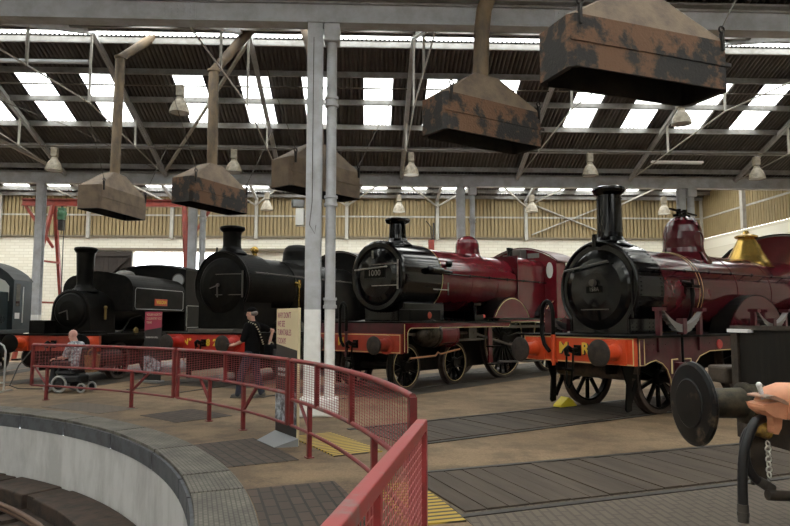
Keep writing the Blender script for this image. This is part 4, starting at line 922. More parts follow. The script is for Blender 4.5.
for sy in (-1, 1):
    low = [(.54,.87),(.70,.87)]+[(.70+.45*math.sin(R(k))*1.0, .87+.07*math.sin(R(2*k))) for k in (20,40)]+[(1.0,.93),(1.15,.88),(1.28,.78),(1.36,.62),(1.38,.42),(1.9,.42),(1.92,.62),(2.0,.80),(2.2,.97),(2.5,1.05),(3.2,1.06),(3.6,1.0),(3.85,.85),(4.0,.6),(4.05,.55),(4.95,.55),(5.0,.8),(5.3,1.0),(6.2,1.0),(6.5,.6),(7.4,.6),(7.6,1.0),(9.5,1.0)]
    fp = MB().prism(low+[(9.5,1.31),(.54,1.31)], 'y', sy*1.17, sy*1.2).build('outside_frame', M_maroon2, t, label='maroon outside frame plate')
    MB().tube([(x, sy*1.203, z+.012) for x, z in low[1:23]], .009, 5).build('lining', M_line, fp)
    MB().bb(.54, .70, sy*1.16, sy*1.215, .86, 1.31).build('frame_end', M_maroon2, fp)
    lp = MB(); lp.tube([(.56, sy*1.218, .88), (.56, sy*1.218, 1.29), (.68, sy*1.218, 1.29), (.68, sy*1.218, .88), (.56, sy*1.218, .88)], .008, 5); lp.build('lining', M_line, fp)
    for cx in (1.64, 4.5, 7.0):
        sp = MB()
        for k in range(6):
            hw = .56-.07*k; n_ = 12
            pts = [(cx-hw+2*hw*i/n_, 1.46+.25*((2*i/n_-1)*hw/.56)**2-.022*k+.06) for i in range(n_+1)]
            sp.band(pts, 'y', sy*1.2, sy*1.3, .02)
        s0_ = sp.build('leaf_spring', M_spring, t, label='grey leaf spring')
        MB().bb(cx-.05, cx+.05, sy*1.19, sy*1.315, 1.36, 1.62).build('spring_buckle', M_maroon2, s0_)
        for dx in (-.56, .56):
            MB().bb(cx+dx-.035, cx+dx+.035, sy*1.12-.05, sy*1.25, 1.345, 1.76).bb(cx+dx-.06, cx+dx+.06, sy*1.14, sy*1.32, 1.74, 1.8).build('spring_post', M_maroon2, s0_)
            MB().bb(cx+dx-.05, cx+dx+.05, sy*1.19, sy*1.24, 1.08, 1.31).build('spring_bracket', M_maroon2, s0_)
        MB().cyl((cx, sy*1.25, .8), (cx, sy*1.25, 1.4), .022, n=8).build('spring_rod', M_satin, s0_)
        MB().bb(cx-.17, cx+.17, sy*1.19, sy*1.29, .62, .9).build('axlebox', M_maroon2, t, .015)
        [MB().tube([(cx+k_*.26, sy*1.22, .72), (cx+k_*.26, sy*1.22, .95), (cx+k_*.1, sy*1.22, .95)], .014, 5).build('lining', M_line, t) for k_ in (-1, 1)]
    rv = MB(); rivets(rv, [(x, sy*1.203, 1.2) for x in (.8,.95,1.1,1.25,2.3,2.5,3.2)]+[(x, sy*1.203, 1.12) for x in (.8,.95,1.1)], .012); addto(fp, rv)
MB().lathe([(0,-.02),(.075,-.02),(.085,0)], (2.8, -1.2, 1.17), 'y', 18).build('works_plate', mat('scarlet_plate', (.55,.05,.05), .4), t, label='small round scarlet plate')
# smokebox
sec = arcpts(0, ZC+.02, .835, -40, 220, 44)
sec = [(y, z) for y, z in sec]
sb = MB().prism(sec+[(-.63,1.35),(.63,1.35)], 'x', 1.1, 1.82).build('smokebox', M_black, t)
mb = MB(); rim = arcpts(0, ZC+.02, .825, -40, 220, 44)
mb.tube([(1.1, y, z) for y, z in rim], .035, 8, False); mb.tube([(1.1, .63, 1.35), (1.1, .63, 1.63)], .03, 8); mb.tube([(1.1, -.63, 1.35), (1.1, -.63, 1.63)], .03, 8); mb.build('front_angle', M_black, sb)
rv = MB(); rivets(rv, [(x, .838*math.cos(R(k)), ZC+.02+.838*math.sin(R(k))) for k in range(-36, 218, 5) for x in (1.19, 1.75)]+[(x, -.633, 1.4+.07*i) for i in range(4) for x in (1.19, 1.3, 1.65, 1.75)], .013); addto(sb, rv)
lathe_x(sb, 'smokebox_door', [(0,1.0),(.3,1.01),(.55,1.03),(.66,1.06),(.71,1.09),(.72,1.11)], ZC-.0, M_black)
mb = MB(); mb.tube([(.93, .62, ZC+.36), (.93, -.36, ZC+.48)], .018, 8); mb.cyl((.93, .5, ZC+.37), (1.06, .5, ZC+.37), .012, n=6); mb.cyl((.93, -.3, ZC+.47), (1.06, -.3, ZC+.47), .012, n=6); mb.build('door_handrail', M_dsteel, sb)
mb = MB(); mb.bb(.985, 1.0, -.3, .3, ZC-.36, ZC-.345); mb.build('door_rod', M_dsteel, sb)
pl = MB().bb(.992, 1.0, -.17, .17, ZC-.06, ZC+.06).build('number_plate', M_satin, sb); text('number', '158A', .1, M_bright, pl, (.99, 0, ZC), *FRX, ext=.002)
mb = MB(); mb.lathe([(0,-.06),(.06,-.06),(.07,0)], (0,0,0), 'x', 14); mb.v = [(x+.985, y, z+ZC+.12) for x, y, z in mb.v]; mb.build('door_boss', M_dsteel, sb)
mb = MB(); mb.bb(1.02, 1.06, -.04, .04, 2.9, 3.12); mb.cyl((1.08, -.72, ZC-.5), (1.08, -.72, ZC+.3), .02, n=8); mb.build('lamp_iron', M_black, sb)
ch_ = chimney(t, 1.46, 2.95, 4.02, .225, .215, .295, M_black, base=.40)
rv = MB(); rivets(rv, [(1.46+.222*math.sin(R(k)), .222*math.cos(R(k)), z) for z in (3.25, 3.8) for k in range(0, 360, 20)], .010); addto(ch_, rv)
lathe_x(t, 'boiler', [(.765,1.82),(.77,5.5),(.775,7.3)], ZC, M_plum158)
for x in (1.83, 3.0, 4.25, 5.5): barrel_band(t, x, .772, ZC, M_plum158 if x > 2 else M_line, .05 if x > 2 else .015)
for x in (2.97, 3.07): barrel_band(t, x, .774, ZC, M_line, .008)
mb = MB(); mb.lathe([(.56,2.62),(.52,2.74),(.46,2.83),(.405,2.92),(.38,3.02),(.38,3.2),(.365,3.34),(.33,3.47),(.27,3.57),(.2,3.63),(.13,3.66),(0,3.67)], (3.7,0,0), 'z', 40); dm = mb.build('dome', M_plum158, t)
mb = MB(); mb.bb(3.5, 3.9, -.06, .06, 3.66, 3.71); mb.cyl((3.6, 0, 3.68), (3.6, 0, 3.82), .045, n=12); mb.cyl((3.8, 0, 3.68), (3.8, 0, 3.82), .045, n=12); mb.bar((3.3, 0, 3.80), (4.2, 0, 3.74), .04, .03); mb.build('safety_valve', M_satin, dm)
MB().torus((3.66, -.372, 3.18), .15, .010, 'y', 24, 6).build('dome_panel', M_plum158, dm)
mb = MB(); mb.lathe([(.52,2.72),(.48,2.82),(.43,2.89),(.37,2.98),(.28,3.16),(.19,3.34),(.17,3.38),(.20,3.39),(.235,3.41),(.235,3.44),(.15,3.475),(.07,3.50),(.05,3.56),(0,3.57)], (6.07,0,0), 'z', 40); mb.build('safety_valve_cover', M_brass, t, label='polished brass trumpet-shaped safety valve cover')
mb = MB(); rail_knobs(mb, (1.3, -.85, ZC+.34), (7.2, -.85, ZC+.34), 8, .018, (0, .16, 0)); mb.build('handrail', M_black, t)
mb = MB(); mb.tube([(2.45, -.75, 2.28), (2.62, -.83, 2.24), (2.62, -.85, 2.05), (2.6, -.85, 1.85), (2.55, -.75, 1.4)], [.03,.05,.045,.03,.028], 10); mb.bb(2.5, 2.74, -.92, -.76, 2.17, 2.22); mb.cyl((2.62, -.85, 2.22), (2.62, -.85, 2.33), .035, n=10); mb.build('clack_valve', M_satin, t)
# cab with a wide spectacle plate
cf = [(-1.2,1.345),(-1.2,3.1)]+[(-1.2+2.4*i/14, 3.1+.42*math.sin(PI*i/14)**.7) for i in range(1, 14)]+[(1.2,3.1),(1.2,1.345)]
c0_ = MB().prism(cf, 'x', 7.3, 7.33).build('cab_front', M_plum158, t)
mb = MB()
for y in (-.85, .85): mb.lathe([(0,0),(.2,0)], (7.295, y, 2.88), 'x', 24)
mb.build('spectacle_window', mat('pale_window', (.6,.6,.58), .1), c0_)
mb = MB()
for y in (-.85, .85): mb.torus((7.29, y, 2.88), .205, .02, 'x', 24, 6)
mb.build('window_ring', M_brass, c0_)
for sy in (-1, 1): MB().prism([(7.32,1.345),(8.8,1.345),(8.8,2.3),(8.5,2.35),(8.2,2.7),(8.1,3.12),(7.32,3.12)], 'y', sy*1.18, sy*1.2).build('cab_side', M_plum158, t)
roof = [(-1.24,3.07)]+[(-1.24+2.48*i/14, 3.11+.43*math.sin(PI*i/14)**.7) for i in range(0, 15)]+[(1.24,3.07)]
MB().band(roof, 'x', 7.25, 8.9, -.03).build('cab_roof', M_satin, t)
MB().cyl((7.25, .35, 3.1), (7.25, .35, 3.3), .03, n=10).ball((7.25, .35, 3.33), .05).cyl((7.2,.35,2.98),(7.2,.35,3.12),.06,n=12).build('whistle', M_brass, t)
for cx, rr_, ztop in ((4.5, 1.0, 2.08), (7.0, 1.0, 2.08)):
    a0 = math.degrees(math.asin((1.345-1.0)/1.08)); ap = arcpts(cx, 1.0, 1.08, 180-a0, a0, 20)
    for sy in (-1, 1):
        MB().band(ap, 'y', sy*.6, sy*1.0, .02).build('splasher_top', M_satin, t); MB().prism(ap, 'y', sy*.985, sy*1.0).build('splasher_side', M_plum158, t)
for x, r_, ns in ((1.64, .62, 10), (4.5, 1.0, 16), (7.0, 1.0, 16)):
    for sy in (-1, 1): wheel(t, x, sy*.75, r_, ns, M_satin, None, out=sy)
    axle(t, x, r_, 1.1)
for sy in (-1, 1):
    MB().bb(.6, 9., sy*.55-.03, sy*.55+.03, .7, 1.31).build('inside_frame', M_under, t)
    MB().prism([(.62,.87),(.95,.87),(.86,.6),(.84,.12),(.74,.10),(.70,.14),(.74,.55)], 'y', sy*.82-.015, sy*.82+.015).build('guard_iron', M_satin, t)
    MB().prism([(.8,.72),(1.15,.68),(.86,.2),(.80,.26),(1.0,.62),(.8,.66)], 'y', sy*.80-.012, sy*.80+.012).build('guard_stay', M_satin, t)
MB().lathe([(0,-.8),(.12,-.8),(.13,-.78),(.13,.78),(.12,.8),(0,.8)], (.95, 0, .72), 'y', 16).build('cross_tube', mat('rusty_drawgear', (.09,.06,.04), .7, var=(.04,.03,.025), vscale=6), t)
# yellow scotch block on the rail
o = MB().prism([(-.22,0),(.22,0),(.1,.12),(-.0,.17),(-.2,.04)], 'y', -.09, .09).build('scotch_block', mat('yellow_chock', (.75,.6,.03), .5), None, .01)
x, y = road_xy(59.5, 16.15+1.0, .38-.74); o.location = (x, y, .012); o.rotation_euler = (0, 0, R(90-59.5)); tag(o, 'yellow wheel chock on the rail under the engine lettered M R', 'wheel chock')

# ================================================================== black engine numbered 82..
t = loco('steam_locomotive', 'black steam locomotive with red buffer beam showing a yellow number beginning 82', 'steam locomotive', 27.25, 14.657)
ZC = 2.5
b = MB().bb(.45, .54, -1.27, 1.27, .81, 1.23).build('buffer_beam', M_bred, t, .008, 'red buffer beam with yellow number')
text('number_prefix', 'N', .22, M_yel, b, (.446, .64, 1.03), *FRX, bold=.006); text('number_prefix', 'º', .2, M_yel, b, (.446, .50, 1.05), *FRX, bold=.004)
for ch, y in zip('8217', (-.08, -.29, -.50, -.71)): text('number', ch, .23, M_yel, b, (.446, y, 1.02), *FRX, bold=.008)
MB().bb(.42, 9., -1.29, 1.29, 1.23, 1.27).build('running_plate', M_satin, t, .006)
for y in (-.87, .87): buffer(t, y, 1.02, .45, M_bred, r=.21, rs=.14)
coupling(t, 1.02, .45)
sec = arcpts(0, ZC, .87, -32, 212, 44)
sb = MB().prism(sec+[(-.74,1.27),(.74,1.27)], 'x', 1.0, 2.15).build('smokebox', M_satin, t)
mb = MB(); mb.tube([(1.0, y, z) for y, z in arcpts(0, ZC, .855, -32, 212, 44)], .03, 8, False); mb.build('front_angle', M_satin, sb)
rv = MB(); rivets(rv, [(1.12, .873*math.cos(R(k)), ZC+.873*math.sin(R(k))) for k in range(-30, 212, 6)], .012); addto(sb, rv)
lathe_x(sb, 'smokebox_door', [(0,.88),(.3,.89),(.55,.93),(.68,.97),(.72,1.0)], ZC-.02, M_satin)
mb = MB()
for z in (ZC+.26, ZC-.27): mb.bar((.90, .1, z), (.97, -.70, z), .06, .02, (0,0,1))
mb.cyl((.955, -.70, ZC-.34), (.955, -.70, ZC+.34), .022, n=10); mb.build('hinge_strap', M_dsteel, sb)
mb = MB(); mb.bar((.85, 0, ZC-.02), (.85, .26, ZC-.1), .035, .02); mb.bar((.83, 0, ZC-.02), (.83, -.01, ZC-.33), .035, .02, (0,1,0)); mb.cyl((.82, 0, ZC-.02), (.9, 0, ZC-.02), .04, n=12); mb.build('door_handle', M_dsteel, sb)
MB().bb(.60, 1.0, -.72, .72, 1.27, 1.36).build('front_step', M_dsteel, t, .01)
chimney(t, 1.38, 3.36, 4.06, .235, .245, .335, M_satin, base=.40)
lathe_x(t, 'boiler', [(.80,2.15),(.81,5.4),(.82,7.1)], ZC, M_satin)
for x in (2.16, 3.2, 4.2, 5.4): barrel_band(t, x, .81, ZC, M_black, .05)
mb = MB(); mb.lathe([(.62,3.2),(.54,3.28),(.47,3.38),(.45,3.5),(.44,3.66),(.40,3.78),(.3,3.86),(.15,3.89),(0,3.9)], (4.5,0,0), 'z', 36); mb.build('dome', M_satin, t)
mb = MB(); mb.cyl((2.2, -.12, 3.25), (2.2, -.12, 3.45), .06, n=12); mb.ball((2.2, -.12, 3.5), .11); mb.cyl((2.2, -.2, 3.52), (2.2, .0, 3.52), .05, n=10); mb.build('snifting_valve', M_brass, t)
mb = MB(); mb.cyl((1.2,.35,3.28),(1.2,.35,3.5),.025,n=8); mb.build('lamp_iron', M_satin, t)
mb = MB(); rail_knobs(mb, (1.2, -.92, ZC+.3), (7., -.92, ZC+.3), 6, .018, (0, .12, 0)); mb.build('handrail', M_dsteel, t)
mb = MB(); mb.cyl((3.2,-.82,2.6),(3.2,-.95,2.6),.07,n=12); mb.cyl((3.2,-.93,2.5),(3.2,-.93,2.72),.05,n=12); mb.cyl((3.2,-.93,1.9),(3.2,-.93,2.5),.02,n=8); mb.build('clack_valve', M_brass, t)
MB().bb(2.15, 7.1, -.55, .55, 1.27, 2.0).build('lower_casing', M_satin, t); MB().bb(4.9, 7.1, -.8, .8, 1.27, 2.4).build('firebox', M_satin, t)
for cx in (2.9, 5.2, 7.6):
    a0 = math.degrees(math.asin((1.27-.76)/.88)); ap = arcpts(cx, .76, .88, 180-a0, a0, 16)
    for sy in (-1, 1): MB().band(ap, 'y', sy*.6, sy*1.0, .02).build('splasher_top', M_satin, t); MB().prism(ap, 'y', sy*.985, sy*1.0).build('splasher_side', M_black, t)
    for sy in (-1, 1): wheel(t, cx, sy*.75, .74, 12, M_satin, None, out=sy)
    axle(t, cx, .74, .7)
cf = [(-1.2,1.27),(-1.2,3.3)]+[(-1.2+2.4*i/12, 3.3+.6*math.sin(PI*i/12)**.8) for i in range(1, 12)]+[(1.2,3.3),(1.2,1.27)]
MB().prism(cf, 'x', 7.1, 7.13).build('cab_front', M_satin, t)
for sy in (-1, 1):
    MB().prism([(7.12,1.27),(8.9,1.27),(8.9,2.4),(8.4,2.45),(8.15,2.8),(8.1,3.3),(7.12,3.3)], 'y', sy*1.18, sy*1.2).build('cab_side', M_satin, t)
    MB().bb(.54, 9., sy*1.25-.01, sy*1.25+.01, 1.08, 1.23).build('side_valance', M_satin, t); MB().bb(.56, 9., sy*.55-.03, sy*.55+.03, .3, 1.23).build('frame_plate', M_under, t)
    MB().bb(.7, .78, sy*.78-.05, sy*.78+.05, .1, .85).build('guard_iron', M_under, t)
roof = [(-1.24,3.26)]+[(-1.24+2.48*i/12, 3.31+.62*math.sin(PI*i/12)**.8) for i in range(0, 13)]+[(1.24,3.26)]
MB().band(roof, 'x', 7.0, 9., -.03).build('cab_roof', M_satin, t)
MB().lathe([(.03,0),(.06,.05),(.06,.2),(.0,.22)], (6.6,0,3.3), 'z', 12).build('whistle', M_brass, t)

# ================================================================== small black saddle tank engine
t = loco('saddle_tank_locomotive', 'small black saddle tank locomotive with a red nameplate on its tank', 'steam locomotive', 12.25, 13.775, .05)
ZC = 1.84
b = MB().bb(.42, .52, -1.2, 1.12, .80, 1.19).build('buffer_beam', M_bdull, t, .008, 'dull red buffer beam with bolt heads')
rv = MB(); rivets(rv, [(.42, -1.1+.22*i, z) for i in range(11) for z in (.87, 1.12)], .014); addto(b, rv)
MB().bb(.38, 6.9, -1.22, 1.14, 1.19, 1.23).build('running_plate', M_satin, t, .006)
for y in (-1.0, .98):
    buffer(t, y, 1.0, .42, M_bor, r=.23, rs=.14, hm=M_satin, base='square')
coupling(t, .98, .42)
sb = lathe_x(t, 'smokebox', [(.46,.9),(.50,.9),(.545,.92),(.545,2.0)], ZC, M_satin)
MB().prism([(-.545,ZC),(-.6,1.23),(.6,1.23),(.545,ZC)], 'x', .92, 2.0).build('smokebox_saddle', M_satin, sb)
lathe_x(sb, 'smokebox_door', [(0,.80),(.25,.82),(.42,.87),(.46,.91)], ZC, M_satin)
mb = MB(); mb.bar((.79, 0, ZC), (.79, .24, ZC-.08), .03, .02); mb.bar((.78, 0, ZC), (.78, -.03, ZC-.25), .03, .02, (0,1,0)); mb.build('door_handle', M_dsteel, sb)
rv = MB(); rivets(rv, [(.95, .548*math.cos(R(k)), ZC+.548*math.sin(R(k))) for k in range(-10, 192, 8)], .013); addto(sb, rv)
chimney(t, 1.45, 2.38, 3.55, .20, .235, .30, M_satin, base=.36)
tk = [(-1.08,1.83),(-1.08,2.35)]+arcpts(-.66, 2.42, .42, 180, 108, 6)+[(-.3,2.92),(0,2.95),(.3,2.92)]+arcpts(.66, 2.42, .42, 72, 0, 6)+[(1.08,1.83)]
so = MB().prism(tk, 'x', 2.02, 4.95).build('saddle_tank', mat('dull_black_tank', (.0045,.0042,.004), .5, var=(.011,.0095,.008), vscale=4, spec=.1), t, .04)
ln = MB(); pts = [(2.14,2.42),(2.14,1.95),(2.2,1.89),(4.77,1.89),(4.83,1.95),(4.83,2.42),(4.77,2.48),(2.2,2.48)]; ln.tube([(x, -1.084, z) for x, z in pts], .012, 5, False, True); ln.build('lining', M_lineg, so)
npl = MB().bb(3.15, 3.85, -1.1, -1.075, 2.0, 2.2).build('nameplate', mat('red_nameplate', (.52,.06,.02), .4), so, .02, 'red nameplate with brass letters'); text('name', 'VULCAN', .14, M_gold, npl, (3.5, -1.104, 2.1), *SIX, ext=.003, bold=.003)
mb = MB(); mb.lathe([(.3,2.88),(.28,2.95),(.22,3.02),(.1,3.06),(0,3.07)], (3.3,0,0), 'z', 24); mb.build('filler_lid', M_dsteel, so)
lathe_x(t, 'boiler', [(.54,2.0),(.56,5.)], ZC, M_satin)
cf = [(-1.08,1.23),(-1.08,3.2)]+[(-1.08+2.16*i/10, 3.2+.12*math.sin(PI*i/10)**.8) for i in range(1, 10)]+[(1.08,3.2),(1.08,1.23)]
c0_ = MB().prism(cf, 'x', 4.98, 5.01).build('cab_front', M_satin, t)
for y in (-.82, .82): MB().lathe([(0,0),(.19,0)], (4.965, y, 2.86), 'x', 24).build('spectacle_glass', mat('grey_spectacle_glass', (.35,.36,.36), .12), c0_)
mb = MB()
for y in (-.82, .82): mb.torus((4.965, y, 2.86), .2, .018, 'x', 24, 6)
mb.build('window_ring', M_dsteel, c0_)
roof = [(-1.14,3.18)]+[(-1.14+2.28*i/10, 3.22+.12*math.sin(PI*i/10)**.8) for i in range(0, 11)]+[(1.14,3.18)]
MB().band(roof, 'x', 4.85, 6.9, -.03).build('cab_roof', M_satin, t); MB().bb(6.78, 6.81, -1.06, 1.06, 1.23, 3.2).build('cab_rear', M_satin, t)
for sy in (-1, 1):
    s0_ = MB().prism([(5.0,1.23),(6.8,1.23),(6.8,3.2),(5.0,3.2)], 'y', sy*1.06, sy*1.08).build('cab_side', M_satin, t)
    ln = MB(); ln.tube([(x, sy*1.084, z) for x, z in [(5.06,2.0),(5.06,1.4),(5.12,1.34),(6.5,1.34),(6.5,2.04),(5.12,2.04)]], .011, 5, False, True); ln.build('lining', M_lineg, s0_)
    MB().bb(.52, 6.8, sy*.5-.03, sy*.5+.03, .3, 1.19).build('frame_plate', M_under, t)
    for x in (1.9, 3.6): wheel(t, x, sy*.75, .5, 9, M_satin, None, out=sy)
    cy = MB(); cy.lathe([(0,.7),(.2,.7),(.27,.75),(.27,1.35),(.2,1.4),(0,1.4)], (0, sy*.98, .62), 'x', 20); cy.build('cylinder', M_satin, t)
    MB().bb(.6, 6.6, sy*1.08-.01, sy*1.08+.01, 1.06, 1.19).build('side_valance', M_satin, t)
    MB().cyl((5.0, sy*1.14, 1.25), (5.0, sy*1.14, 2.0), .014, n=6).build('cab_handrail', M_bright, t)
axle(t, 1.9, .5, .7); axle(t, 3.6, .5, .7)
MB().bb(.5, .95, .40, .86, 1.23, 1.58).build('sand_box', M_satin, t, .02); MB().bb(.5, .9, -1.1, -.6, 1.23, 1.3).build('front_step', M_satin, t)
mb = MB(); mb.cyl((1.5,-.62,1.6),(1.5,-.62,1.88),.035,n=12); mb.ball((1.5,-.62,1.92),.05); mb.build('lubricator', mat('dull_brass', (.22,.15,.05), .45, metal=.7), t)
MB().lathe([(0,-.03),(.1,-.03),(.11,0)], (2.2, -1.09, 1.28), 'y', 18).build('oil_cup', MATS['dull_brass'], t)
MB().tube([(2.0,-.8,1.25),(2.3,-.85,1.62),(2.8,-.85,1.7),(3.4,-.85,1.3)], .025, 8).build('injector_pipe', M_satin, t)

# ================================================================== grey green diesel at the frame edge
M_dgreen = mat('grey_green_paint', (.028,.042,.047), .5, var=(.02,.03,.034), vscale=2.5, spec=.2); M_ddark = mat('dark_green_paint', (.012,.017,.019), .45, var=(.018,.022,.022), vscale=3, spec=.25)
t = loco('diesel_shunter', 'grey green diesel shunter with a rounded cab, beyond the crowd barrier', 'diesel locomotive', -2.75, 14., -.15)
MB().bb(.4, 4.3, -1.3, 1.3, 1.18, 1.30).build('running_plate', M_dgreen, t, .01)
MB().bb(.4, .5, -1.25, 1.25, .75, 1.25).build('buffer_beam', M_bdull, t)
for y in (-.87, .87): buffer(t, y, 1.02, .4, M_satin)
hd = MB(); hs = [(-.6,1.3),(-.6,2.45)]+arcpts(-.4, 2.5, .2, 180, 90, 4)+arcpts(.4, 2.5, .2, 90, 0, 4)+[(.6,1.3)]; hd.prism(hs, 'x', .75, 2.9); ho = hd.build('bonnet', M_dgreen, t, .02)
mb = MB()
for k in range(14): mb.bb(.735, .75, -.45, .45, 1.5+k*.065, 1.53+k*.065)
mb.build('radiator_grille', M_ddark, ho)
bx = MB().bb(2.3, 2.9, -1.12, -.62, 1.3, 2.42).build('battery_box', M_dgreen, t, .02)
MB().bb(2.285, 2.3, -1.12, -.62, 1.3, 2.44).build('box_front', M_ddark, bx); MB().torus((2.6, -1.13, 1.6), .1, .012, 'y', 20, 6).build('box_handle', M_ddark, bx)
cs = [(-1.25,1.3),(-1.25,2.78)]+[(-1.25+2.5*i/14, 2.78+.6*math.sin(PI*i/14)**.75) for i in range(1, 14)]+[(1.25,2.78),(1.25,1.3)]
cb = MB().prism(cs, 'x', 2.9, 2.93).build('cab_front', M_ddark, t)
for y in (-.98, .98): MB().prism([(y-.15,2.15),(y+.15,2.15),(y+.15,2.68),(y+.05,2.78),(y-.15,2.84)] if y > 0 else [(y+.15,2.15),(y-.15,2.15),(y-.15,2.6),(y-.02,2.76),(y+.15,2.84)], 'x', 2.885, 2.9).build('cab_window', mat('pale_cab_glass', (.42,.42,.38), .1), cb)
for sy in (-1, 1):
    s0_ = MB().bb(2.9, 4.05, sy*1.25-.015, sy*1.25+.015, 1.3, 2.8).build('cab_side', M_dgreen, t)
    MB().bb(3.05, 3.3, sy*1.25-.02, sy*1.25+.02, 2.0, 2.68).build('cab_window', M_glass, s0_); MB().bb(3.45, 3.95, sy*1.25-.02, sy*1.25+.02, 1.4, 2.7).build('cab_door', M_dgreen, s0_)
    MB().cyl((3.4, sy*1.31, 1.5), (3.4, sy*1.31, 2.6), .016, n=8).build('grab_rail', M_wt, s0_); MB().bb(3.02, 3.3, sy*1.268-.003, sy*1.268+.003, 1.62, 1.8).build('white_label', M_wt, s0_)
    for x in (1.3, 3.3): wheel(t, x, sy*.75, .55, 10, M_under, None, out=sy)
    MB().bb(.5, 4.2, sy*.98-.02, sy*.98+.02, .6, 1.18).build('frame_plate', M_under, t); MB().bb(3.3, 3.7, sy*1.2-.1, sy*1.2+.1, .35, .4).build('cab_step', M_under, t)
MB().band(cs[1:-1], 'x', 2.85, 4.12, -.03).build('cab_roof', M_ddark, t); MB().bb(4.02, 4.05, -1.25, 1.25, 1.3, 2.85).build('cab_rear', M_dgreen, t)

# ================================================================== dark low vehicle with the big buffer and orange coupler
M_rbeam = mat('rusty_beam', (.06,.043,.03), .75, var=(.03,.023,.018), vscale=7, bump=.15); M_slab = mat('scratched_black_plate', (.012,.011,.010), .5, var=(.024,.02,.016), vscale=5, spec=.2, stretch=(1,4,.4), vr=(.45,.75))
M_orange = mat('orange_coupler_paint', (.70,.32,.18), .45, var=(.58,.25,.14), vscale=6)
M_shank = mat('greasy_olive_shank', (.10,.082,.05), .5, metal=.2, var=(.035,.03,.024), vscale=9)
t = loco('diesel_locomotive', 'dark vehicle end with a huge buffer, black plate, orange coupler and hoses', 'diesel locomotive', 87.25, 13.226)
MB().bb(.62, .78, -1.27, 1.27, .72, 1.1).build('buffer_beam', M_rbeam, t, .01)
up_ = MB().bb(.52, 1.1, -1.27, 1.17, 1.12, 1.545).build('front_plate', M_slab, t, .012, 'scratched black front plate')
MB().bb(.50, .53, -1.29, 1.18, 1.53, 1.56).build('top_edge', M_rbeam, up_); MB().bb(.50, .525, 1.10, 1.175, 1.11, 1.53).build('edge_angle', M_rbeam, up_)
MB().bb(.47, .52, .93, 1.17, 1.51, 1.535).build('white_bar', M_wt, up_)  # small white bar along the top edge of the front plate
MB().bb(1.1, 7.5, -1.25, 1.25, 1.3, 1.4).build('running_plate', M_slab, t)
MB().bb(2.0, 7.3, -.55, .55, 1.4, 2.6).build('bonnet', M_slab, t, .05)
MB().prism([(.62,1.1),(.80,1.1),(.9,.9),(.72,.72),(.62,.72)], 'y', 1.27, 1.33).build('side_step_bracket', M_rbeam, t); MB().bb(.5, .95, 1.25, 1.5, 1.12, 1.25).build('lifting_lug', M_rbeam, t, .02)
for y in (.885, -.885):
    mb = MB(); mb.lathe([(0,.62),(.2,.62),(.2,.59),(.13,.58),(.125,.42),(.14,.41),(.14,.38),(.105,.37),(.10,.12),(0,.12)], (0, y, 1.03), 'x', 28); bf = mb.build('buffer', M_shank, t)
    mb = MB(); mb.lathe([(.10,.08),(.2,.05),(.275,.04),(.286,.03),(.284,.012),(.26,.0),(.17,-.008),(.16,-.014),(0,-.018)], (0, y, 1.03), 'x', 40); mb.build('buffer_head', mat('worn_black_buffer_face', (.007,.007,.0075), .38, spec=.25, var=(.085,.06,.04), vscale=6, vr=(.56,.66), detail=10.), bf, label='big scuffed black buffer face')
# coupler
cp = MB(); cp.tube([(.62,0,1.10),(.4,0,1.13),(.2,0,1.155),(.09,0,1.168),(.02,0,1.17),(-.03,0,1.16),(-.062,0,1.135),(-.075,0,1.09)], [.085,.085,.086,.088,.088,.08,.066,.05], 24); hk = cp.build('coupler_hook', M_orange, t, label='orange painted coupler')
MB().prism([(-.147,1.15),(-.11,1.155),(-.056,1.165),(-.01,1.15),(-.018,1.07),(-.085,1.082),(-.131,1.115)], 'y', -.10, .05).build('jaw', M_orange, hk, .022)
MB().prism([(-.138,1.194),(-.09,1.20),(-.035,1.178),(.0,1.155),(-.008,1.145),(-.09,1.18),(-.138,1.182)], 'y', -.11, .05).build('top_plate', mat('worn_orange_edge', (.45,.24,.16), .5, var=(.2,.15,.12), vscale=14), hk, .006)
MB().prism([(-.007,1.178),(.034,1.10),(.018,1.085),(-.02,1.07)], 'y', -.115, -.085).build('web_plate', M_orange, hk, .008)
MB().prism([(-.07,1.08),(-.012,1.07),(-.02,1.02),(-.042,.985),(-.07,.99),(-.062,1.03)], 'y', -.06, .0).build('lower_tail', M_orange, hk, .012)
mb = MB(); mb.cyl((-.098,-.03,1.17), (-.118,-.03,1.245), .009, .015, 10); mb.ball((-.118,-.03,1.248), .016); mb.build('release_lever', M_wt, hk, label='white release lever')
mb = MB(); mb.cyl((-.1,.06,.86), (.01,.06,.83), .055, n=14); mb.ball((-.04,.05,.85), .06); mb.build('hose_cock', mat('yellow_cock', (.45,.27,.04), .5, var=(.1,.06,.03), vscale=12), t)
def hose(name, pts, r, lab):
    P = [Vector(p) for p in pts]; out = []
    for i in range(len(P)-1):
        p0, p1, p2, p3 = P[max(i-1,0)], P[i], P[i+1], P[min(i+2,len(P)-1)]
        for k in range(8):
            u = k/8; out.append(.5*((2*p1)+(-p0+p2)*u+(2*p0-5*p1+4*p2-p3)*u*u+(-p0+3*p1-3*p2+p3)*u**3))
    out.append(P[-1]); mb = MB(); mb.tube(out, [r*(1+.05*(i % 2)) for i in range(len(out))], 12); o = mb.build(name, mat('ribbed_black_hose', (.014,.014,.016), .4), t, label=lab)
    d_ = (out[-1]-out[-3]).normalized(); mb = MB(); mb.cyl(out[-1]-d_*.03, out[-1]+d_*.09, r*1.15, n=14); mb.cyl(out[-1]+d_*.02, out[-1]+d_*.045, r*1.3, n=14); mb.build('hose_coupling', M_dsteel, o)
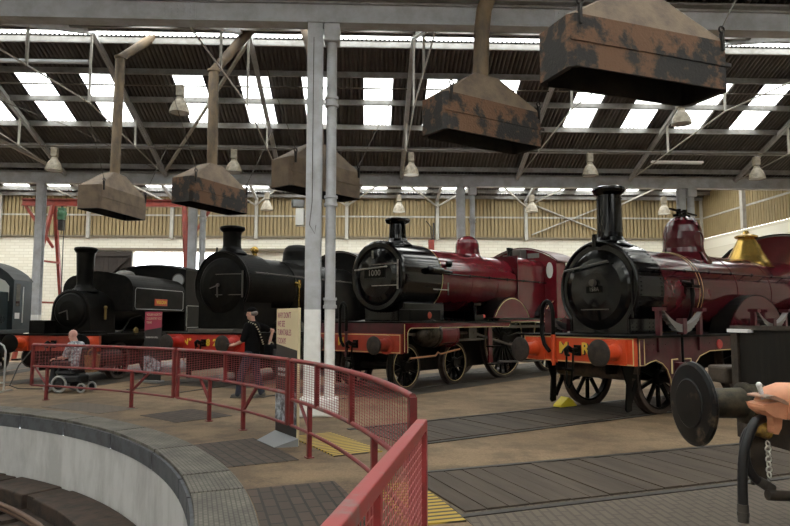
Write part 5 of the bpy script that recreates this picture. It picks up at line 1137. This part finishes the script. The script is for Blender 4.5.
hose('brake_hose', [(-.04,.02,.93),(-.11,.02,.90),(-.165,.02,.80),(-.205,.02,.68),(-.22,.02,.5),(-.225,.02,.33)], .031, 'black hanging hose')
hose('brake_hose', [(-.06,.07,.86),(-.13,.07,.83),(-.165,.07,.74),(-.15,.07,.61),(-.10,.07,.52),(-.05,.07,.485)], .029, 'black looped hose')
for k in range(7):
    MB().torus((-.06,-.03,.765-.034*k), .019, .005, 'y' if k % 2 else 'x', 12, 5).build('chain_link', mat('zinc_chain', (.7,.68,.62), .4, metal=.4), t)
MB().bb(-.09, .02, .11, .13, .46, .86).build('hose_bracket', M_rbeam, t); MB().bb(.02, .62, .10, .14, .8, .9).build('bracket_arm', M_rbeam, t)
MB().tube([(-.06,0,.42),(.1,0,.41),(.5,0,.43)], .035, 10).build('lower_pipe', M_rbeam, t)
NEAR = {'hose_cock', 'brake_hose', 'chain_link', 'hose_bracket', 'bracket_arm', 'lower_pipe', 'hose_coupling'}
for q in list(bpy.data.objects):
    if q.type == 'MESH' and q.name.split('.')[0] in NEAR and (q.parent is t or (q.parent and q.parent.parent is t)):
        q.data.transform(Matrix(((.803,0,0,-.032),(0,.803,0,0),(0,0,.803,1.606*.197),(0,0,0,1))))
for sy in (-1, 1):
    for x in (2.2, 5.0): wheel(t, x, sy*.75, .55, 10, M_under, None, out=sy)
    MB().bb(.8, 7.3, sy*.6-.03, sy*.6+.03, .55, 1.3).build('frame_plate', M_under, t)
axle(t, 2.2, .55, .7); axle(t, 5., .55, .7)
# ------------------------------------------------------------------ people
M_skin = mat('skin', (.55,.30,.22), .5); M_skinp = mat('pink_skin', (.62,.33,.27), .5)
M_tee = mat('black_tshirt', (.006,.006,.0065), .9, spec=.1); M_jean = mat('dark_blue_jeans', (.022,.025,.042), .85, var=(.03,.034,.055), vscale=12)
M_shoe = mat('dark_trainers', (.09,.08,.07), .6); M_hair = mat('grey_hair', (.25,.22,.2), .8)
def body(name, mb, m, par, vox=.011, sm=3):
    o = mb.build(name, m, par); r = o.modifiers.new('Remesh', 'REMESH'); r.mode = 'VOXEL'; r.voxel_size = vox; r.use_smooth_shade = True
    s = o.modifiers.new('Smooth', 'SMOOTH'); s.iterations = sm; s.factor = .5; return o
def limb(mb, pts, rs, n=14):
    P = [Vector(p) for p in pts]; mb.tube(P, rs, n)
    for p, r in zip(P, rs): mb.ball(p, r*.995, n=12, m=8)
def hand(mb, w, d, u, s=1., side=1, curl=.5):
    """palm + five fingers; w wrist, d finger direction, u back of the hand"""
    w = Vector(w); d = Vector(d).normalized(); u = Vector(u); u = (u-d*u.dot(d)).normalized(); a = d.cross(u)*side
    rot = Matrix((a, d, u)).transposed()
    mb.ball(w+d*.05*s, .048*s, .9, 1.05, .42, 12, 8, rot)
    for i, (o, L) in enumerate(((-.03,.072),(-.01,.082),(.011,.076),(.03,.058))):
        b = w+d*.085*s+a*o*s; p1 = b+(d*.5-u*.18*curl*2)*L*s; p2 = p1+(d*.35-u*.5*curl*1.4)*L*s; mb.tube([b-d*.03*s, b, p1, p2], [.011*s,.0105*s,.0095*s,.0075*s], 8); mb.ball(p2, .0078*s, n=8, m=6)
    b = w+d*.03*s-a*.035*s; p1 = b+(d*.6-a*.6-u*.2).normalized()*.045*s; p2 = p1+(d*.9-a*.1-u*.3).normalized()*.035*s; mb.tube([w+d*.02*s, b, p1, p2], [.014*s,.014*s,.011*s,.009*s], 8); mb.ball(p2, .009*s, n=8, m=6)
def head(mb, c, yaw, tilt=0., s=1.):
    """skull, jaw, nose, ears, brows; faces local +y before yaw"""
    c = Vector(c); Rm = Matrix.Rotation(yaw, 3, 'Z') @ Matrix.Rotation(-tilt, 3, 'X')
    def B(p, r, x, y, z): mb.ball(c+Rm @ Vector(p)*s, r*s, x, y, z, 18, 12, Rm)
    B((0,-.012,.03), .1, .78, .98, .95); B((0,.035,-.055), .07, .82, .85, 1.0); B((0,.07,-.09), .03, 1., .8, .8)
    B((0,.098,-.012), .017, .8, 1.1, 1.5); B((0,.084,.022), .02, 2.0, .6, .5); B((0,.085,-.058), .014, 1.7, .7, .5)
    for sx in (-1, 1): B((sx*.078,-.008,-.012), .026, .35, .8, 1.25); B((sx*.033,.082,.008), .012, 1, .6, .7); B((sx*.045,.06,-.03), .025, 1, .7, .8)
    return c, Rm

# man in black, seen from behind, head turned in profile.  local +y is where he faces
MX, MY = 8.57, 10.6
tm = thing('person', 'standing man in black cap and black T-shirt with a bag on a checked strap', 'person', (MX, MY, 0), R(68)); tm.scale = (1.025,)*3
S = 1.0
mb = MB()
limb(mb, [(-.1,.0,.92),(-.11,.16,.5),(-.12,.22,.09)], [.085,.055,.04]); limb(mb, [(.1,.0,.92),(.12,-.04,.5),(.13,-.17,.1)], [.085,.055,.04])
mb.loft([((0,0,.88),.16,.11,0),((0,0,1.05),.155,.105,0),((0,.0,1.25),.175,.115,0),((0,-.01,1.42),.19,.11,0),((0,-.01,1.5),.13,.08,0)])
limb(mb, [(0,-.01,1.46),(0,.01,1.56),(0,.02,1.62)], [.062,.055,.055])
head(mb, (0,.03,1.68), R(8), .15)
limb(mb, [(-.2,-.01,1.43),(-.25,.05,1.14),(-.2,.3,1.05)], [.055,.042,.03]); hand(mb, (-.2,.3,1.05), (.25,1,.05), (-.6,.1,.7), side=-1)
limb(mb, [(.2,-.01,1.43),(.45,-.2,1.33),(.27,-.25,1.12)], [.055,.043,.03]); hand(mb, (.27,-.25,1.12), (-.5,.0,-.8), (.6,-.5,.2), side=1)
body('body', mb, M_skin, tm, .008, 2)
mb = MB()
mb.loft([((0,0,.86),.185,.135,0),((0,0,1.0),.18,.13,0),((0,.0,1.2),.19,.132,0),((0,-.01,1.38),.205,.128,0),((0,-.01,1.47),.17,.1,0),((0,-.0,1.53),.075,.075,0)])
limb(mb, [(-.18,-.01,1.43),(-.235,.03,1.24),(-.25,.05,1.17)], [.08,.07,.066]); limb(mb, [(.18,-.01,1.43),(.31,-.1,1.385),(.37,-.13,1.36)], [.08,.07,.066])
body('t_shirt', mb, M_tee, tm, .01, 3)
mb = MB(); mb.loft([((0,0,.80),.17,.125,0),((0,0,.95),.17,.125,0)]); limb(mb, [(-.1,.0,.88),(-.11,.16,.5),(-.12,.22,.08)], [.105,.08,.068]); limb(mb, [(.1,.0,.88),(.12,-.04,.5),(.13,-.16,.1)], [.105,.08,.068]); body('jeans', mb, M_jean, tm, .012, 3)
for (x, y, z) in ((-.12,.27,0), (.13,-.12,0)):
    mb = MB(); mb.ball((x, y, .045), .05, .95, 2.6, .9, 14, 8); mb.ball((x, y-.07, .07), .05, .95, 1.2, 1.0); mb.bb(x-.045, x+.045, y-.12, y+.12, 0.0, .025); body('shoe', mb, M_shoe, tm, .01, 2)
mb = MB(); Rm = Matrix.Rotation(R(8), 3, 'Z'); mb.ball((0,.02,1.735), .1, .86, 1.04, .78, 18, 10); mb.v = [(x, y, max(z, 1.715)) for x, y, z in mb.v]; mb.box((0,.13,1.725), (.13,.12,.012)); mb.build('cap', M_tee, tm, label='black baseball cap')
MB().ball((0,-.02,1.69), .098, .82, .95, .6, 16, 8).build('hair', M_hair, tm)
M_strap = mat('checked_strap', (.55,.5,.35), .7)
st = MB(); sp = [(-.12,.02,1.51),(-.08,-.1,1.46),(.0,-.145,1.32),(.1,-.15,1.15),(.17,-.15,1.03)]; st.tube(sp, .026, 6); so_ = st.build('shoulder_strap', M_tee, tm)
mb = MB()
for i in range(12):
    u = i/12*4; k = int(u); f = u-k; p = Vector(sp[k])*(1-f)+Vector(sp[k+1])*f; mb.ball(p+Vector((0,-.014,0)), .03, 1, .5, .6, 8, 5)
mb.build('strap_check', M_strap, so_, label='cream checks on the strap')
bag = thing('shoulder_bag', 'black camera bag hanging at the hip of the man in black', 'bag', (MX, MY, 0), R(68)); bag.scale = (1.025,)*3
MB().bb(.1, .36, -.40, -.2, .80, 1.06).build('body', M_tee, bag, .04); MB().bb(.12, .34, -.43, -.40, .82, .97).build('front_pocket', mat('grey_pocket', (.05,.05,.05), .7), bag, .02)
MB().tube([(.16,-.3,1.06),(.2,-.3,1.1),(.28,-.3,1.1),(.32,-.3,1.06)], .012, 6).build('handle', M_strap, bag)
ph = MB().box((-.15,.42,1.06), (.08,.15,.02)).build('handheld_device', M_blk, None, .006); ph.location = (MX, MY, 0.04); ph.rotation_euler = (0,0,R(68)); tag(ph, 'dark handheld device in the hand of the man in black', 'device')

# seated man in a powered wheelchair, facing left and slightly away.  local +y is forward
yawc = R(80)
cx, cy = 4.38, 11.88
ts = thing('person', 'bald seated man in a grey patterned shirt riding an electric wheelchair', 'person', (cx, cy, 0), yawc)
mb = MB()
mb.loft([((0,-.08,.52),.17,.13,0),((0,-.09,.7),.165,.125,0),((0,-.08,.9),.18,.125,0),((0,-.06,1.03),.19,.11,0),((0,-.04,1.1),.12,.08,0)])
limb(mb, [(0,-.05,1.08),(0,-.01,1.18)], [.065,.06]); head(mb, (0,.02,1.245), R(-6), .25)
for sx in (-1, 1):
    limb(mb, [(sx*.1,-.06,.58),(sx*.13,.34,.60),(sx*.13,.38,.2)], [.085,.06,.045]); limb(mb, [(sx*.2,-.06,1.03),(sx*.26,.0,.78),(sx*.22,.24,.74)], [.055,.043,.032]); hand(mb, (sx*.22,.24,.74), (0,1,-.1), (0,.1,1), side=sx)
body('body', mb, M_skinp, ts, .008, 2)
M_shirt = mat('grey_patterned_shirt', (.52,.54,.56), .85, var=(.16,.17,.2), vscale=16, vr=(.42,.56))
mb = MB(); mb.loft([((0,-.09,.5),.2,.16,0),((0,-.1,.7),.2,.16,0),((0,-.09,.9),.205,.148,0),((0,-.06,1.04),.2,.125,0),((0,-.04,1.12),.09,.08,0)])
for sx in (-1, 1): limb(mb, [(sx*.18,-.06,1.03),(sx*.24,-.01,.86),(sx*.25,.0,.82)], [.082,.072,.07])
body('shirt', mb, M_shirt, ts, .011, 3)
mb = MB(); mb.loft([((0,-.08,.485),.19,.16,0),((0,-.08,.58),.19,.15,0)])
for sx in (-1, 1): limb(mb, [(sx*.1,-.06,.585),(sx*.13,.34,.60),(sx*.13,.38,.22)], [.105,.083,.068])
body('trousers', mb, mat('charcoal_trousers', (.02,.021,.026), .85), ts, .012, 3)
for sx in (-1, 1): mb = MB(); mb.ball((sx*.13,.44,.19), .05, .95, 2.3, .9, 14, 8); mb.build('shoe', M_shoe, ts)
wc = thing('electric_wheelchair', 'electric wheelchair with grey wheels and a wicker basket behind its seat', 'wheelchair', (cx, cy, 0), yawc)
M_wcb = mat('wheelchair_black', (.015,.015,.017), .45); M_wcg = mat('grey_wheel_tyre', (.34,.34,.33), .7)
MB().bb(-.2, .2, -.3, .24, .2, .38).build('power_base', M_wcb, wc, .04); MB().bb(-.23, .23, -.22, .26, .40, .47).build('seat', M_wcb, wc, .03)
mb = MB(); mb.box((0,-.33,.74), (.42,.05,.5), Matrix.Rotation(R(8), 3, 'X')); mb.build('backrest', M_wcb, wc, .03)
for sx in (-1, 1):
    mb = MB(); mb.bb(sx*.28-.03, sx*.28+.03, -.14, .2, .66, .69); mb.cyl((sx*.28,-.16,.45),(sx*.28,-.12,.68),.015,n=8); mb.cyl((sx*.25,-.16,.45),(sx*.28,-.16,.45),.015,n=8); mb.build('armrest', M_wcb, wc, .01)
    for nm, y, r in (('drive_wheel', .12, .19), ('caster_wheel', .44, .105), ('caster_wheel', -.36, .11)):
        x = sx*(.27 if r > .15 else .2); mb = MB(); mb.lathe([(0,-.02),(r*.3,-.025),(r*.35,-.012),(r*.62,-.012),(r*.62,.012),(r*.35,.012),(0,.02)], (x, y, r), ((Vector((0,1,0))), Vector((0,0,1)), Vector((1,0,0))), 24); w_ = mb.build(nm, M_wcb, wc)
        MB().torus((x, y, r), r-.025, .025, 'x', 24, 8).build('tyre', M_wcg, w_)
        if r < .15: MB().bar((x, y, r+.12), (x, y*.6, .27), .035, .03).build('caster_fork', M_wcb, wc)
MB().bb(-.2, .2, .36, .62, .12, .145).build('footplate', M_wcb, wc, .01); MB().bar((0,.25,.3), (0,.42,.14), .05, .04).build('footplate_hanger', M_wcb, wc)
MB().cyl((-.28,.2,.73), (-.28,.2,.8), .02, n=8).build('joystick', M_wcb, wc)
MB().bb(-.06, .06, .245, .25, .3, .33).build('white_label', M_wt, wc)
# wicker basket on the back
M_wick = mat('brown_wicker', (.30,.15,.06), .7, var=(.14,.07,.03), vscale=18)
bk = thing('wicker_basket', 'brown wicker basket hung behind the wheelchair seat', 'basket', (cx, cy, 0), yawc); mb = MB()
for i in range(13):
    z = .46+i*.027; k = .82+.18*i/12; mb.tube([(.0+.21*k*math.cos(a), -.47+.125*k*math.sin(a), z+.006*math.cos(10*a+i*PI)) for a in [2*PI*j/40 for j in range(40)]], .014, 6, False, True)
mb.loft([((0,-.46,.455),.15,.085,0),((0,-.46,.79),.18,.1,0)], 24); mb.build('woven_body', M_wick, bk)
MB().tube([(-.17,-.46,.78),(-.15,-.46,.9),(0,-.46,.96),(.15,-.46,.9),(.17,-.46,.78)], .014, 8).build('handle', M_wick, bk)
MB().tube([(.21*math.cos(a), -.47+.125*math.sin(a), .8) for a in [2*PI*j/30 for j in range(30)]], .018, 8, False, True).build('rim', M_wick, bk)
